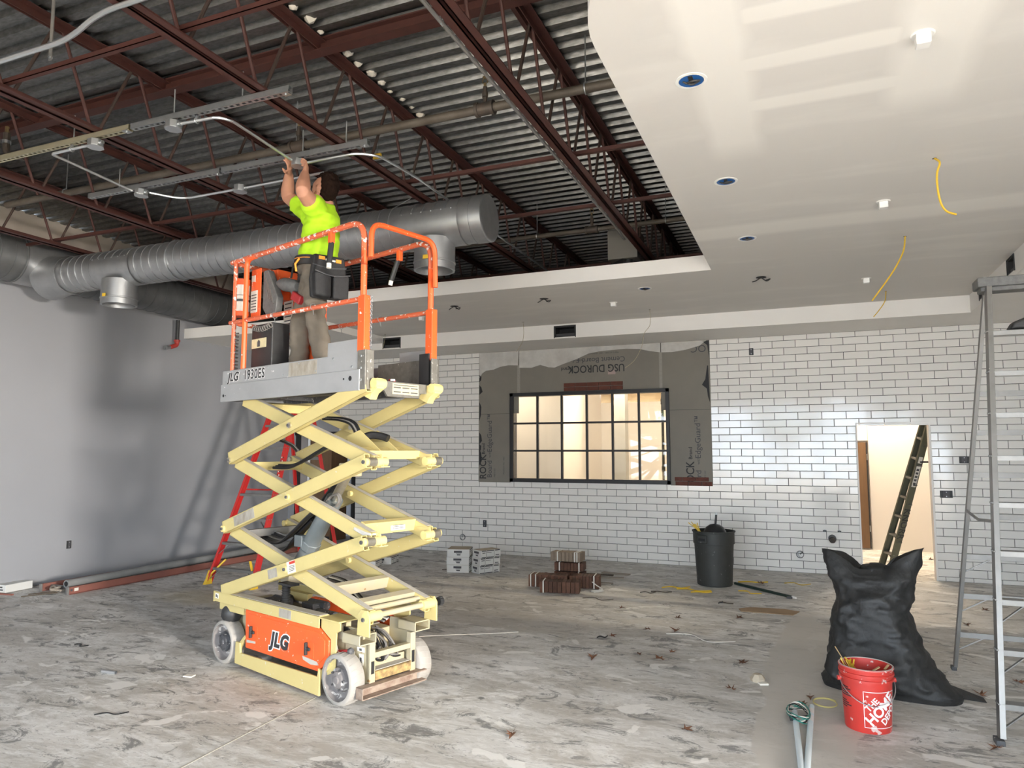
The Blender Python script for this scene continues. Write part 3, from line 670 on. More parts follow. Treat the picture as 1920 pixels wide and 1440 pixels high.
obj('elbow', MB().tube(fillet([(.0, 0, .2), (0, 0, 0), (.25, .02, -.06)], .08), .03, 10), 'black_iron', t); obj('nipple', MB().cyl((0, 0, .2), (0, 0, .26), .018, 8), 'brass', t); obj('sleeve_band', MB().cyl((0, 0, .1), (0, 0, .13), .036, 10), 'galv', t)
# red valve drop on the left wall
t = thing('drop_pipe', 'black pipe dropping from the wall duct, ending in a red elbow', 'pipe', (-8.66, 7.82, 0))
obj('riser', MB().cyl((0, 0, 3.30), (0, 0, 3.61), .028, 10), 'black', t); obj('elbow', MB().tube(fillet([(0, 0, 3.31), (0, 0, 3.23), (-.02, -.1, 3.19)], .05), .033, 10).cyl((0, 0, 3.28), (0, 0, 3.31), .045, 10), 'red_paint', t)
obj('cap', MB().cyl((-.02, -.1, 3.19), (-.03, -.16, 3.175), .026, 8).tube(arc((-.03, -.17, 3.175), .03, 0, 2*PI, 10, (1, 0, 0), (0, 0, 1)), .008, 5), 'galv', t)
# round spiral ducts
def spiral(mb, p, ax, L, r, pitch=.115, n=40, end_cap=False):
    prof = []; z = 0
    while z < L:
        prof += [(r, min(z+.001, L)), (r, min(z+pitch-.016, L)), (r+.006, min(z+pitch-.0155, L)), (r+.006, min(z+pitch-.0035, L)), (r-.001, min(z+pitch-.003, L))]; z += pitch
    prof.append((r, L)); return mb.lathe(prof, n, p, ax)
DY, DZ, DR = 5.60, 3.712, .207
def run_duct():
    t = thing('round_duct', 'bright spiral round duct hung under the joists behind the worker', 'duct', (0, DY, DZ)); L = 5.63; x0 = -8.16
    obj('duct_shell', spiral(MB(), (x0, 0, 0), (1, 0, 0), L, DR), 'duct', t, angle=22)
    e = x0+L
    obj('end_cap', MB().lathe([(DR+.006, -.11), (DR+.006, 0), (DR-.004, .006), (DR-.03, .002), (.001, .002)], 36, (e, 0, 0), (1, 0, 0)), 'duct', t, angle=40)
    for cx, s in ((e-.52, 'near the duct end'), (-7.05, '')):
        sad = obj('tap_saddle', MB().grid(lambda u, v: (cx-.30+.60*u, -(DR+.008)*math.cos(a_) if True else 0, (DR+.008)*math.sin(a_)) if [a_ := math.radians(-100+120*v)] else 0, 8, 14), 'duct', t, angle=60)
        tp = MB().lathe([(.185, -.16), (.185, -.36), (.192, -.365), (.192, -.375), (.185, -.38), (.185, -.44), (.165, -.44), (.165, -.2)], 30, (cx, -.05, 0), (0, 0, 1))
        obj('tap_collar', tp, 'duct', t, angle=40)
        obj('collar_damper', MB().cyl((cx, -.06, -.30), (cx, -.06, -.305), .16, 24), 'galv', t)
        obj('tag', MB().box((cx+.02, -.06-.193, -.36), (.05, .004, .035)), 'yellow', t)
        for k in range(6): obj('screw', MB().lathe([(.001, .006), (.006, .004), (.008, 0)], 6, (cx-.26+.1*k, -DR-.006 if False else -(DR+.009)*math.cos(math.radians(18)), (DR+.009)*math.sin(math.radians(18))), (0, -1, 0)), 'galv', t)
    for hx in (-6.2, -4.2):
        obj('hanger_strap', MB().tube(arc((hx, 0, 0), DR+.008, 0, 2*PI, 28, (0, 1, 0), (0, 0, 1)), .009, 5).cyl((hx, 0, DR), (hx, 0, ZB-DZ), .005, 6), 'galv', t)
    obj('hanger_wire', MB().tube([(e-.95, -.05, DR), (e-.75, -.1, .25)], .004, 5), 'galv', t)
    return t
run_duct()
WX, WZ, WR = -8.47, 3.90, .285
t = thing('wall_duct', 'dull dark spiral duct running along the top of the left wall', 'duct', (WX, 0, WZ))
obj('duct_shell', spiral(MB(), (0, FRONT_Y+.1, 0), (0, 1, 0), DY-.32-FRONT_Y-.1, WR, .16), 'duct_dark', t, angle=22)
obj('duct_shell', spiral(MB(), (0, DY+.32, 0), (0, 1, 0), BY-.05-DY-.32, WR, .16), 'duct_dark', t, angle=22)
obj('tee_body', MB().lathe([(WR+.012, -.34), (WR+.012, .34)], 36, (0, DY, 0), (0, 1, 0)).lathe([(DR+.06, .2), (DR+.02, .42), (DR+.012, .55)], 32, (0, DY, DZ-WZ), (1, 0, 0)), 'duct', t, angle=60)
for s in (-1, 1): obj('joint_band', MB().lathe([(WR+.004, -.012), (WR+.016, -.008), (WR+.016, .008), (WR+.004, .012)], 36, (0, DY+s*.34, 0), (0, 1, 0)), 'duct_dark', t)
# strut rails with slots
def strut(x0, x1, y, label, m, hangers=()):
    t = thing('strut_rail', label, 'strut rail', ((x0+x1)/2, y, ZB-.045)); L = x1-x0; h = .041
    mb = MB().bb((-L/2, -h/2, .002), (L/2, -h/2+.003, h)).bb((-L/2, h/2-.003, .002), (L/2, h/2, h)).bb((-L/2, -h/2, h-.002), (L/2, h/2, h))
    mb.bb((-L/2, -h/2, 0), (L/2, -h/2+.010, .0025)).bb((-L/2, h/2-.010, 0), (L/2, h/2, .0025))
    obj('channel', mb, m, t, smooth=False)
    mb = MB(); x = -L/2
    while x < L/2-.001: mb.bb((x, -h/2+.009, 0), (min(x+.021, L/2), h/2-.009, .0024)); x += .051
    obj('slot_bridges', mb, m, t, smooth=False, kind='stuff')
    for hx in hangers: obj('threaded_rod', MB().cyl((hx, 0, .03), (hx, 0, .22 if hx < 9 else .6), .005, 6), 'galv', t)
    obj('end_clip', MB().bb((L/2-.06, -.026, -.004), (L/2-.01, .026, 0)).cyl((L/2-.035, 0, -.012), (L/2-.035, 0, .0), .008, 6), 'galv', t)
    return t
strut(-6.6, -4.33, 3.43, 'yellowish slotted strut rail at the upper left, nearest segment', 'zinc_yellow', (-.5, .55))
strut(-4.31, -2.93, 3.43, 'grey slotted strut rail continuing right of the yellowish one', 'galv', (-.3, .3))
strut(-5.86, -4.33, 4.27, 'grey slotted strut rail, left half of the far row', 'galv', (-.4,))
strut(-4.31, -2.91, 4.27, 'grey slotted strut rail the worker is reaching up to', 'galv', (.1, .5))
def jbox(p, label, s=.055):
    t = thing('junction_box', label, 'junction box', p)
    obj('box_body', MB().prism([(s*math.cos(a), s*math.sin(a)) for a in [PI/8+PI/4*k for k in range(8)]], -.025, .025), 'galv', t, bevel=.003)
    obj('cover', MB().prism([(s*1.05*math.cos(a), s*1.05*math.sin(a)) for a in [PI/8+PI/4*k for k in range(8)]], -.03, -.026), 'emt', t)
    obj('connector', MB().cyl((-s-.02, 0, 0), (-s+.005, 0, 0), .014, 8).cyl((s-.005, 0, 0), (s+.02, 0, 0), .014, 8), 'galv', t)
    return t
ZC = 3.868
jbox((-4.68, 3.43, ZC), 'octagonal metal junction box under the yellowish strut'); jbox((-3.92, 3.43, ZC), 'octagonal metal junction box under the nearer grey strut')
jbox((-5.22, 4.27, ZC), 'metal junction box at the left end of the far strut'); jbox((-3.55, 4.27, ZC), 'metal junction box held in the worker\'s hands')
jbox((-4.36, 4.52, ZC), 'metal junction box on the conduit left of the worker')
def conduit(pts, label, r=.0105, fil=.10, m='emt', clips=()):
    t = thing('conduit', label, 'conduit', pts[0]); o = V(pts[0]); p = fillet([V(q)-o for q in pts], fil, 6)
    obj('tube', MB().tube(p, r, 8), m, t)
    for c in clips: obj('conduit_clip', MB().tube(arc(V(c)-o, r+.006, 0, 2*PI, 10, (0, 1, 0), (0, 0, 1)), .006, 5).box(V(c)-o+V((0, 0, .02)), (.02, .012, .03)), 'galv', t)
    return t
conduit([(-4.74, 3.43, ZC), (-5.16, 3.43, ZC), (-5.16, 3.52, ZC), (-5.25, 4.2, ZC)], 'bent conduit linking the left ends of the two strut rails', clips=((-4.93, 3.43, ZC),))
conduit([(-3.86, 3.43, ZC), (-3.55, 3.45, ZC), (-3.50, 3.53, ZC), (-3.56, 4.2, ZC)], 'bent conduit running from the nearer strut to the worker\'s hands', clips=((-3.72, 3.44, ZC),))
conduit([(-5.15, 4.29, ZC), (-5.02, 4.52, ZC), (-4.42, 4.52, ZC)], 'short conduit with an offset bend left of the worker', fil=.2)
conduit([(-4.30, 4.52, ZC), (-3.45, 4.50, ZC)], 'straight conduit passing behind the worker\'s wrists')
conduit([(-3.48, 4.29, ZC), (-3.02, 4.29, ZC), (-2.90, 4.40, ZC), (-2.94, 5.0, 3.936), (-2.97, 9.0, 3.936)], 'conduit bending off the strut and following a joist', fil=.16, clips=((-2.94, 4.95, 3.935), (-2.945, 6.4, 3.936)))
conduit([(-5.6, 2.47, 3.88), (-3.62, 2.47, 3.88), (-3.34, 2.42, 3.93), (-1.9, 2.42, 3.93)], 'thick bright conduit with an offset crossing the top left corner', r=.0145, fil=.15)
conduit([(-1.66-.07, 2.6, 3.944), (-1.66-.07, 7.0, 3.944), (-1.66-.05, 7.15, 3.90), (-1.72, 7.32, 3.91)], 'pale conduit clipped along the joist nearest the dropped ceiling', r=.012, fil=.05, m='alu_dark', clips=tuple((-1.73, y, 3.95) for y in (3.2, 4.4, 5.6, 6.6)))
t = thing('flat_bar', 'grey flat bar hanging beside the bent conduit, top left', 'bar', (-4.0, 2.62, 4.0)); obj('bar', MB().bb((-.012, -.003, -.08), (.012, .003, .45)), 'alu_dark', t); obj('bolt', MB().cyl((0, -.01, -.06), (0, .01, -.06), .008, 6), 'galv', t)
t = thing('unit_heater', 'dark metal box with a black flue hanging beyond the joist end', 'heater', (-1.93, 8.3, 4.10))
obj('casing', MB().box((0, 0, 0), (.36, .4, .36)), mat('heater_grey', (.20, .19, .17), .6, .2), t, bevel=.01); obj('flue', MB().cyl((.05, -.1, -.45), (.05, -.1, -.18), .06, 12), 'black', t); obj('skirt', MB().lathe([(.2, -.18), (.12, -.3)], 4), 'black', t)
t = thing('beam_clamp', 'small yellow tag clipped above the sprinkler pipe', 'tag', (-3.55, 5.35, 4.35)); obj('tag_body', MB().box((0, 0, 0), (.09, .03, .05)), 'yellow', t, bevel=.01); obj('wire', MB().cyl((0, 0, .02), (0, 0, .22), .003, 5), 'galv', t)
t = thing('pendant_shade', 'grey rounded lamp end at the top left corner', 'lamp', (-4.30, 2.16, 4.1)); obj('shade', MB().lathe([(.001, -.12), (.06, -.115), (.09, -.08), (.10, 0), (.10, .25)], 20), 'wall_paint', t); obj('stem', MB().cyl((0, 0, .25), (0, 0, .5), .01, 8), 'galv', t)

# ceiling fittings
def can(p, label, wires=False):
    t = thing('can_light', label, 'downlight can', (p[0], p[1], CEIL))
    obj('ring', MB().lathe([(.078, -.003), (.062, -.004), (.062, 0), (.078, 0)], 24, close=True), 'white_plastic', t)
    obj('can_body', MB().lathe([(.0615, -.0025), (.0615, -.0015), (.001, -.0015)], 24), 'blue', t)
    obj('wires', MB().tube(smooth_path([(-.04, -.01, -.004), (0, .015, -.012), (.04, .0, -.008), (.01, -.015, -.012), (-.03, .01, -.006)], 5), .005, 5), 'black', t)
    obj('bracket', MB().bb((-.01, -.05, -.006), (.012, .04, -.003)), 'black', t); return t
for p, s in zip([(1296, 151), (1361, 340), (1401, 447), (1209, 541)], ['nearest and largest', 'second from the camera', 'third from the camera', 'over the cement-board wall']):
    can(fl(*p, CEIL), 'round blue open downlight can in the white ceiling, ' + s)
for p, s in zip([(1427, 520), (1020, 560), (852, 574)], ['right of the ceiling step', 'above the rectangular vent', 'right of the lift guardrail']):
    q = fl(*p, CEIL); t = thing('wire_whip', 'black wires poking from a ragged ceiling hole, ' + s, 'wires', (q.x, q.y, CEIL))
    obj('hole_rim', MB().lathe([(.055, -.002), (.001, -.002)], 12), 'dark', t)
    obj('wires', MB().tube(smooth_path([(0, 0, 0), (.05, .02, -.04), (.09, -.02, -.03), (.05, -.06, -.05)], 4), .006, 5).tube(smooth_path([(0, 0, 0), (-.05, -.03, -.04), (-.09, .03, -.035)], 4), .006, 5), 'black', t)
for p, s in zip([(1730, 65), (1656, 378), (1624, 522), (1150, 567), (790, 594)], ['nearest the camera', 'second from the camera', 'third from the camera', 'above the big window', 'beside the lift guardrail']):
    q = fl(*p, CEIL); t = thing('sprinkler_guard', 'small white block cap under the ceiling, ' + s, 'sprinkler cap', (q.x, q.y, CEIL))
    obj('cap', MB().box((0, 0, -.028), (.06, .06, .05)), 'white_plastic', t, bevel=.006); obj('escutcheon', MB().lathe([(.05, 0), (.045, -.006), (.03, -.006)], 16), 'white_plastic', t)
def cable(pts, label, r=.0055, m='wire_yellow'):
    o = V(pts[0]); t = thing('yellow_cable', label, 'cable', o); obj('sheath', MB().tube(smooth_path([V(p)-o for p in pts], 6), r, 6), m, t)
    obj('hole', MB().lathe([(.014, -.001), (.001, -.001)], 8), 'dark', t); return t
def hang(pxs, start_z, depth0):
    return [at(x, y, depth0) for x, y in pxs]
q = fl(1752, 297, CEIL); d0 = (q-_C).dot(_f)
cable([q]+[at(x, y, d0*.985) for x, y in ((1762, 305), (1757, 325), (1758, 352), (1764, 380), (1775, 396), (1793, 402))], 'yellow cable hanging from the ceiling at the far right, nearest one', .0065)
q = fl(1697, 443, CEIL); d0 = (q-_C).dot(_f)
cable([q]+[at(x, y, d0*.99) for x, y in ((1694, 470), (1680, 500), (1660, 530), (1635, 564))], 'long yellow cable hanging diagonally from the ceiling right of centre', .0065)
q = fl(1661, 546, CEIL); d0 = (q-_C).dot(_f)
cable([q]+[at(x, y, d0*.985) for x, y in ((1659, 565), (1648, 582), (1638, 594))], 'short yellow cable hanging by the right end of the bulkhead')
q = fl(1218, 580, CEIL); d0 = (q-_C).dot(_f)
cable([q]+[at(x, y, d0*.99) for x, y in ((1219, 608), (1208, 625), (1203, 650), (1190, 675), (1172, 690))], 'thin yellow cable hanging over the right of the cement board', .003, 'wire_pale')
q = fl(981, 604, CEIL); d0 = (q-_C).dot(_f)
cable([q]+[at(x, y, d0*.99) for x, y in ((982, 625), (979, 642), (968, 660))], 'thin yellow cable hanging left of the rectangular vent', .003, 'wire_pale')
q = fl(722, 627, CEIL); d0 = (q-_C).dot(_f)
cable([q]+[at(x, y, d0*.99) for x, y in ((721, 640), (717, 654))], 'short thin cable hanging beside the vent near the lift', .003, 'wire_pale')
# wall boxes
def wall_box(p, label, w=.05, h=.085, n=(0, -1)):
    t = thing('outlet_box', label, 'outlet box', p, math.atan2(n[1], n[0])+PI/2)
    obj('box_rim', MB().bb((-w, -.012, -h/2), (w, 0, h/2)), 'black', t, bevel=.003)
    obj('device', MB().bb((-w*.55, -.016, -h*.42), (w*.55, -.012, h*.42)), 'ink_grey', t); obj('screw', MB().cyl((0, -.018, h*.3), (0, -.012, h*.3), .006, 6).cyl((0, -.018, -h*.3), (0, -.012, -h*.3), .006, 6), 'galv', t)
    return t
YT = BY-.009
for p, s, w, h in [((-.68, YT, 3.07), 'high up right of the cement board', .03, .10), ((-4.87, YT, .48), 'low on the tiles left of the brick bundles', .03, .11), ((1.64, YT, 1.10), 'beside the doorway at hip height', .07, .09), ((1.86, YT, 1.54), 'behind the aluminium ladder leg', .055, .09)]:
    wall_box(p, 'black outlet box in the tiles, ' + s, w, h)
wall_box((LX, 6.43, .45), 'open black outlet box on the painted left wall', .03, .10, (1, 0))
wall_box((1.62, 13.58, 1.20), 'black outlet box on the warm wall inside the doorway', .06, .10)
t = thing('water_stub', 'black capped pipe stub with two valves low on the tiles', 'pipe stub', (.28, YT, .48)); obj('stub', MB().cyl((0, 0, 0), (0, -.07, 0), .05, 12), 'black', t); obj('cap', MB().cyl((0, -.07, -.01), (0, -.10, -.02), .04, 10), 'black_iron', t)
for s in (-1, 1): v = obj('valve', MB().cyl((s*.09, 0, .10), (s*.09, -.05, .10), .014, 8), 'galv', t); obj('valve_handle', MB().box((s*.09, -.055, .10), (.045, .012, .018)), 'black', v)
for x, s in ((-.13, 'between the bin and the bag'), (-5.27, 'far left on the wall')):
    t = thing('wire_stub', 'round pipe hole with wires in the tiles, ' + s, 'wires', (x, YT, .245)); obj('sleeve', MB().lathe([(.05, 0), (.05, -.012), (.042, -.012), (.042, 0)], 16, (0, 0, 0), (0, 1, 0)), 'ink_grey', t)
    obj('wires', MB().tube(smooth_path([(0, 0, 0), (.02, -.03, .03), (-.01, -.04, .035), (-.03, -.03, 0), (0, -.04, -.03)], 5), .006, 5), 'galv', t)

# ================================================================== SCISSOR LIFT
_la = V((1.45, -.45, 0)).normalized(); _ln = V((-_la.y, _la.x, 0))
LO = V((-2.83, 3.97, 0)) - _la*.76 + _ln*(.38-.045)
def lp(px, py, y):
    """pixel -> point of the lift's own frame, on its lengthwise plane y"""
    d = ray(px, py); p0 = LO+_ln*y; q = _C + d*((p0-_C).dot(_ln)/d.dot(_ln)); r = q-LO
    return V((r.dot(_la), y, q.z))
def lx(px, py, x):
    d = ray(px, py); p0 = LO+_la*x; q = _C + d*((p0-_C).dot(_la)/d.dot(_la)); r = q-LO
    return V((x, r.dot(_ln), q.z))
HW = .335
lift = thing('scissor_lift', 'raised cream scissor lift with orange guardrails and dusty white wheels', 'scissor lift', LO, math.atan2(_la.y, _la.x))
# ---- chassis
ch = obj('chassis', MB().bb((-.70, -.20, .13), (.62, .20, .40)).bb((-.88, -.16, .20), (-.60, .16, .44)).bb((.55, -.17, .12), (.80, .17, .26)), 'cream_dusty', lift, bevel=.004)
for s in (-1, 1):
    mb = MB(); a, b = sorted((s*.335, s*.327)); mb.bb((-.92, a, .46), (.50, b, .54))
    a, b = sorted((s*.335, s*.25)); mb.bb((-.92, a, .532), (.50, b, .54))
    mb.bb((-.92, a, .455), (-.912, b, .535)); mb.bb((.50, min(s*.335, s*.17), .525), (.72, max(s*.335, s*.17), .535))
    mb.bb((-.86, min(s*.31, s*.26), .40), (-.5, max(s*.31, s*.26), .47))
    obj('side_rail', mb, 'cream', lift, bevel=.003)
    obj('rail_dust', MB().bb((-.91, min(s*.33, s*.255), .540), (.49, max(s*.33, s*.255), .5425)), 'dust', lift)
    # battery door
    pts = [(-.465, .455), (.485, .455), (.59, .395), (.592, .262), (.468, .168), (-.45, .168)]
    a = .262; b = .318
    dr = obj('battery_door', MB().prism(pts, a, b, lambda u, v, w: (u, s*w, v)), 'orange', lift, bevel=.012)
    obj('door_rim', MB().prism([(x*1.0, z) for x, z in [(-.40, .43), (.46, .43), (.55, .385), (.55, .275), (.45, .195), (-.40, .195)]], .315, .322, lambda u, v, w: (u, s*w, v)), 'orange', dr, bevel=.006)
    for hx in (-.345, .36):
        h = obj('door_latch', MB().box((hx, s*.338, .305), (.016, .02, .085)).cyl((hx, s*.318, .305), (hx, s*.345, .305), .014, 10).box((hx+.02, s*.335, .305), (.04, .012, .022)), 'black', dr, bevel=.003)
        obj('latch_recess', MB().prism([(hx-.05, .35), (hx+.07, .35), (hx+.07, .25), (hx-.05, .25)], .321, .3235, lambda u, v, w: (u, s*w, v)), 'orange', dr)
    if s < 0:
        obj('dust_drift', MB().prism([(.30, .245), (.47, .235), (.49, .215), (.40, .205), (.31, .222)], .3222, .3236, lambda u, v, w: (u, -w, v)), 'dust', dr)
        text('logo', 'JLG', .135, 'white_print', dr, (.012, -.3228, .292), (PI/2, 0, 0), .016, .0005, .22, 1.12)
        text('logo', 'JLG', .135, 'ink', dr, (.012, -.3238, .292), (PI/2, 0, 0), .0075, .0005, .22, 1.12)
        obj('dust_drift', MB().prism([(-.42, .235), (-.30, .24), (-.30, .225), (-.42, .215)], .3222, .3236, lambda u, v, w: (u, -w, v)), 'dust', dr)
    # frame round the door, pothole guard
    obj('door_frame', MB().prism([(.49, .525), (.70, .525), (.70, .47), (.66, .45), (.65, .20), (.56, .16), (.47, .10), (.44, .12), (.48, .17), (.60, .26), (.60, .40), (.49, .46)], .30, .31, lambda u, v, w: (u, s*w, v)), 'cream', lift, bevel=.002)
    mb = MB().prism([(-.565, .04), (.515, .022), (.52, .19), (.50, .20), (.49, .145), (-.49, .128), (-.50, .20), (-.56, .20)], .318, .334, lambda u, v, w: (u, s*w, v))
    obj('pothole_guard', mb, 'cream', lift, bevel=.003)
    obj('guard_link', MB().prism([(-.56, .17), (-.46, .26), (-.44, .25), (-.52, .15)], .30, .317, lambda u, v, w: (u, s*w, v)).prism([(.50, .17), (.60, .25), (.62, .24), (.53, .14)], .30, .317, lambda u, v, w: (u, s*w, v)), 'cream', lift)
    obj('guard_roller', MB().cyl((-.30, s*.20, .10), (-.30, s*.28, .10), .03, 12), 'galv', lift)
    # front end plates and lugs
    obj('front_plate', MB().prism([(.62, .47), (.80, .47), (.80, .40), (.86, .40), (.87, .13), (.80, .11), (.62, .13)], .18, .20, lambda u, v, w: (u, s*w, v)), 'cream_dusty', lift, bevel=.003)
    mb = MB(); y1, y2 = sorted((s*.31, s*.17)); e = .008
    mb.bb((.72, y1, .402), (.90, y2, .41)).bb((.72, y1, .462), (.90, y2, .47)).bb((.72, y1, .402), (.90, y1+e, .47)).bb((.72, y2-e, .402), (.90, y2, .47)).bb((.72, y1, .41), (.73, y2, .465))
    obj('fork_pocket', mb, 'cream_dusty', lift, bevel=.002)
    obj('pivot_lug', MB().prism([(.86, .47), (.985, .47), (.985, .60), (.96, .635), (.90, .635), (.87, .60)], .29, .302, lambda u, v, w: (u, s*w, v)), 'cream', lift, bevel=.003)
    obj('upright', MB().bb((.83, min(s*.20, s*.155), .13), (.875, max(s*.20, s*.155), .40)), 'cream_dusty', lift, bevel=.003)
    obj('upright_slot', MB().bb((.8755, min(s*.19, s*.165), .20), (.877, max(s*.19, s*.165), .28)), 'dark', lift)
mb = MB().bb((.82, -.16, .295), (.87, .16, .33)); obj('front_bar', mb, 'cream_dusty', lift, bevel=.004)
obj('battery_tray', MB().bb((.60, -.155, .205), (.88, .155, .215)).bb((.872, -.155, .155), (.88, .155, .215)), mat('rusted_cream', (.50, .36, .14), .8, 0, (.10, .05, .03), 26, .9), lift, bevel=.002)
obj('tray_dust', MB().bb((.61, -.15, .215), (.87, .15, .2185)), 'dust', lift)
mb = MB().bb((.86, -.30, .07), (.93, .26, .078)).bb((.86, -.30, .07), (.868, .26, .145)).bb((.86, -.30, .137), (.93, .26, .145)).bb((.86, -.30, .07), (.93, -.294, .145))
obj('front_bumper', mb, mat('rusted_bumper', (.40, .33, .26), .75, .2, (.16, .08, .055), 14, .9), lift, bevel=.003)
cp = obj('ground_control', MB().bb((.60, -.20, .25), (.62, -.16, .52)).bb((.46, -.262, .40), (.66, -.255, .50)), 'cream_dusty', lift)
obj('control_panel', MB().bb((.655, -.21, .385), (.665, -.10, .455)).bb((.56, -.215, .40), (.66, -.205, .47)), 'black', lift, bevel=.003)
for k in range(3): obj('panel_icon', MB().bb((.585+k*.026, -.2165, .415), (.603+k*.026, -.215, .435)), 'paper', lift)
obj('brake_lever', MB().beam((.58, -.24, .30), (.72, -.25, .33), .018, .03), 'tool_red', lift, bevel=.004); obj('lever_knob', MB().lathe([(.001, -.02), (.02, -.012), (.024, 0), (.02, .014), (.001, .02)], 10, (.735, -.25, .335), (1, 0, .2)), 'hub_dark', lift)
obj('breather_hose', MB().tube(fillet([(.55, -.23, .44), (.555, -.24, .36), (.60, -.25, .30), (.68, -.25, .31)], .05), .008, 6), 'paper', lift)
for x, z, w, h in ((.78, .345, .075, .03), (.785, .28, .045, .07), (.70, .30, .035, .04)):
    obj('decal', MB().bb((x-w/2, -.2022, z-h/2), (x+w/2, -.2002, z+h/2)), 'paper', lift)
    obj('decal_print', MB().bb((x-w*.2, -.2030, z-h*.3), (x+w*.15, -.2022, z+h*.2)), 'ink_grey', lift)
obj('chassis_decal', MB().bb((-.885, -.3365, .485), (-.835, -.335, .525)), 'paper', lift); obj('chassis_decal_print', MB().bb((-.875, -.3372, .495), (-.86, -.3365, .515)).bb((-.852, -.3372, .49), (-.842, -.3365, .51)), 'ink', lift)
obj('chassis_decal', MB().bb((.02, -.3365, .47), (.17, -.335, .53)), 'tape_residue', lift)
rr = random.Random(5)
for k in range(9):
    y = rr.uniform(-.1, .1); obj('cable_loop', MB().tube(smooth_path([(.62, y, .42), (.72, y+rr.uniform(-.05, .05), .38+rr.uniform(-.06, .05)), (.80, y+rr.uniform(-.06, .06), .30+rr.uniform(-.05, .04)), (.78, y+rr.uniform(-.1, .1), .24), (.68, y, .235)], 6), rr.choice((.007, .009, .014)), 6), rr.choice(('hose', 'hose_dusty', 'hose_dusty')), lift)
obj('inner_deck', MB().bb((-.70, -.19, .402), (.50, .19, .41)), mat('deck_grime', (.24, .215, .18), .9, 0, (.14, .12, .10), 12, .9), lift)
for x, y, w in ((-.55, 0, .12), (-.2, .1, .1), (.15, -.08, .08)): obj('pump_unit', MB().box((x, y, .44), (w*1.5, w, .07)).cyl((x-.1, y+.05, .45), (x+.12, y+.05, .45), .035, 12), 'hub_dark', lift, bevel=.006)
# rubber bellows under the lowest arm
bp_ = lp(536, 1125, -.18); prof = [(.03, 0)]
for k in range(9): prof += [(.034, .012+k*.017), (.026, .020+k*.017)]
obj('bellows', MB().lathe([(.03, -.02), (.06, -.02), (.062, 0), (.058, .02), (.03, .03)], 16, (bp_.x, -.18, .47)).lathe([(r, z+.03) for r, z in prof], 14, (bp_.x, -.18, .47)), 'black', lift); obj('bellows_bracket', MB().bb((bp_.x-.05, -.22, .655), (bp_.x+.11, -.14, .67)), 'black', lift)
obj('swivel_housing', MB().lathe([(.001, .07), (.05, .06), (.075, .03), (.08, -.02), (.06, -.06), (.001, -.07)], 16, (-.76, -.26, .375)), 'black', lift)
obj('swivel_housing', MB().lathe([(.001, .07), (.05, .06), (.075, .03), (.08, -.02), (.06, -.06), (.001, -.07)], 16, (-.76, .26, .375)), 'black', lift)
# ---- wheels
def wheel(x, s, dark):
    r, w = .163, .112; ye = s*HW; ax = (0, -s, 0)
    t = obj('wheel', MB().lathe([(r-.028, .0), (r-.008, 0), (r, .008), (r, w-.008), (r-.008, w), (.05, w)], 40, (x, ye, r), ax), 'tyre', lift, angle=50)
    obj('rim', MB().lathe([(r-.027, .0), (r-.032, .03), (r-.045, .045), (.085, .05), (.075, .03), (.001, .03)], 32, (x, ye, r), ax), 'hub', t, angle=40)
    obj('hub_cap', MB().lathe([(.078, .03), (.074, .018), (.055, .016), (.05, .006), (.028, .002), (.022, -.006), (.001, -.008)], 24, (x, ye, r), ax), 'hub_dark' if dark else 'hub', t, angle=30)
    for k in range(5):
        a = 2*PI*k/5; obj('wheel_nut', MB().lathe([(.008, .02), (.008, .004), (.001, .004)], 6, (x+.064*math.cos(a), ye, r+.064*math.sin(a)), ax), 'hub_dark', t)
    mb = MB(); n = 26
    for k in range(n):
        a = 2*PI*k/n; c, d_ = math.cos(a), math.sin(a)
        for q, (y0_, y1_) in enumerate(((.012, .055), (.058, .100))):
            a2 = a + (.06 if q else 0); p = V((x+(r+.001)*math.cos(a2), 0, r+(r+.001)*math.sin(a2))); p2 = V((x+(r+.001)*math.cos(a2+.07), 0, r+(r+.001)*math.sin(a2+.07)))
            mb.beam((p.x, ye-s*y0_, p.z), (p2.x, ye-s*y1_, p2.z), .003, .002, (math.cos(a2), 0, math.sin(a2)))
    obj('tread_groove', mb, 'hub_dark' if False else mat('tread_groove', (.36, .34, .31), .9) if 'tread_groove' not in D.materials else D.materials['tread_groove'], t, kind='stuff')
for x, s, dk in ((.70, -1, 0), (.74, 1, 1), (-.76, -1, 1), (-.76, 1, 1)): wheel(x, s, dk)
obj('front_axle', MB().cyl((.72, -.24, .163), (.72, .24, .163), .03, 12), 'hub_dark', lift); obj('rear_axle', MB().cyl((-.76, -.24, .163), (-.76, .24, .163), .03, 12), 'hub_dark', lift)
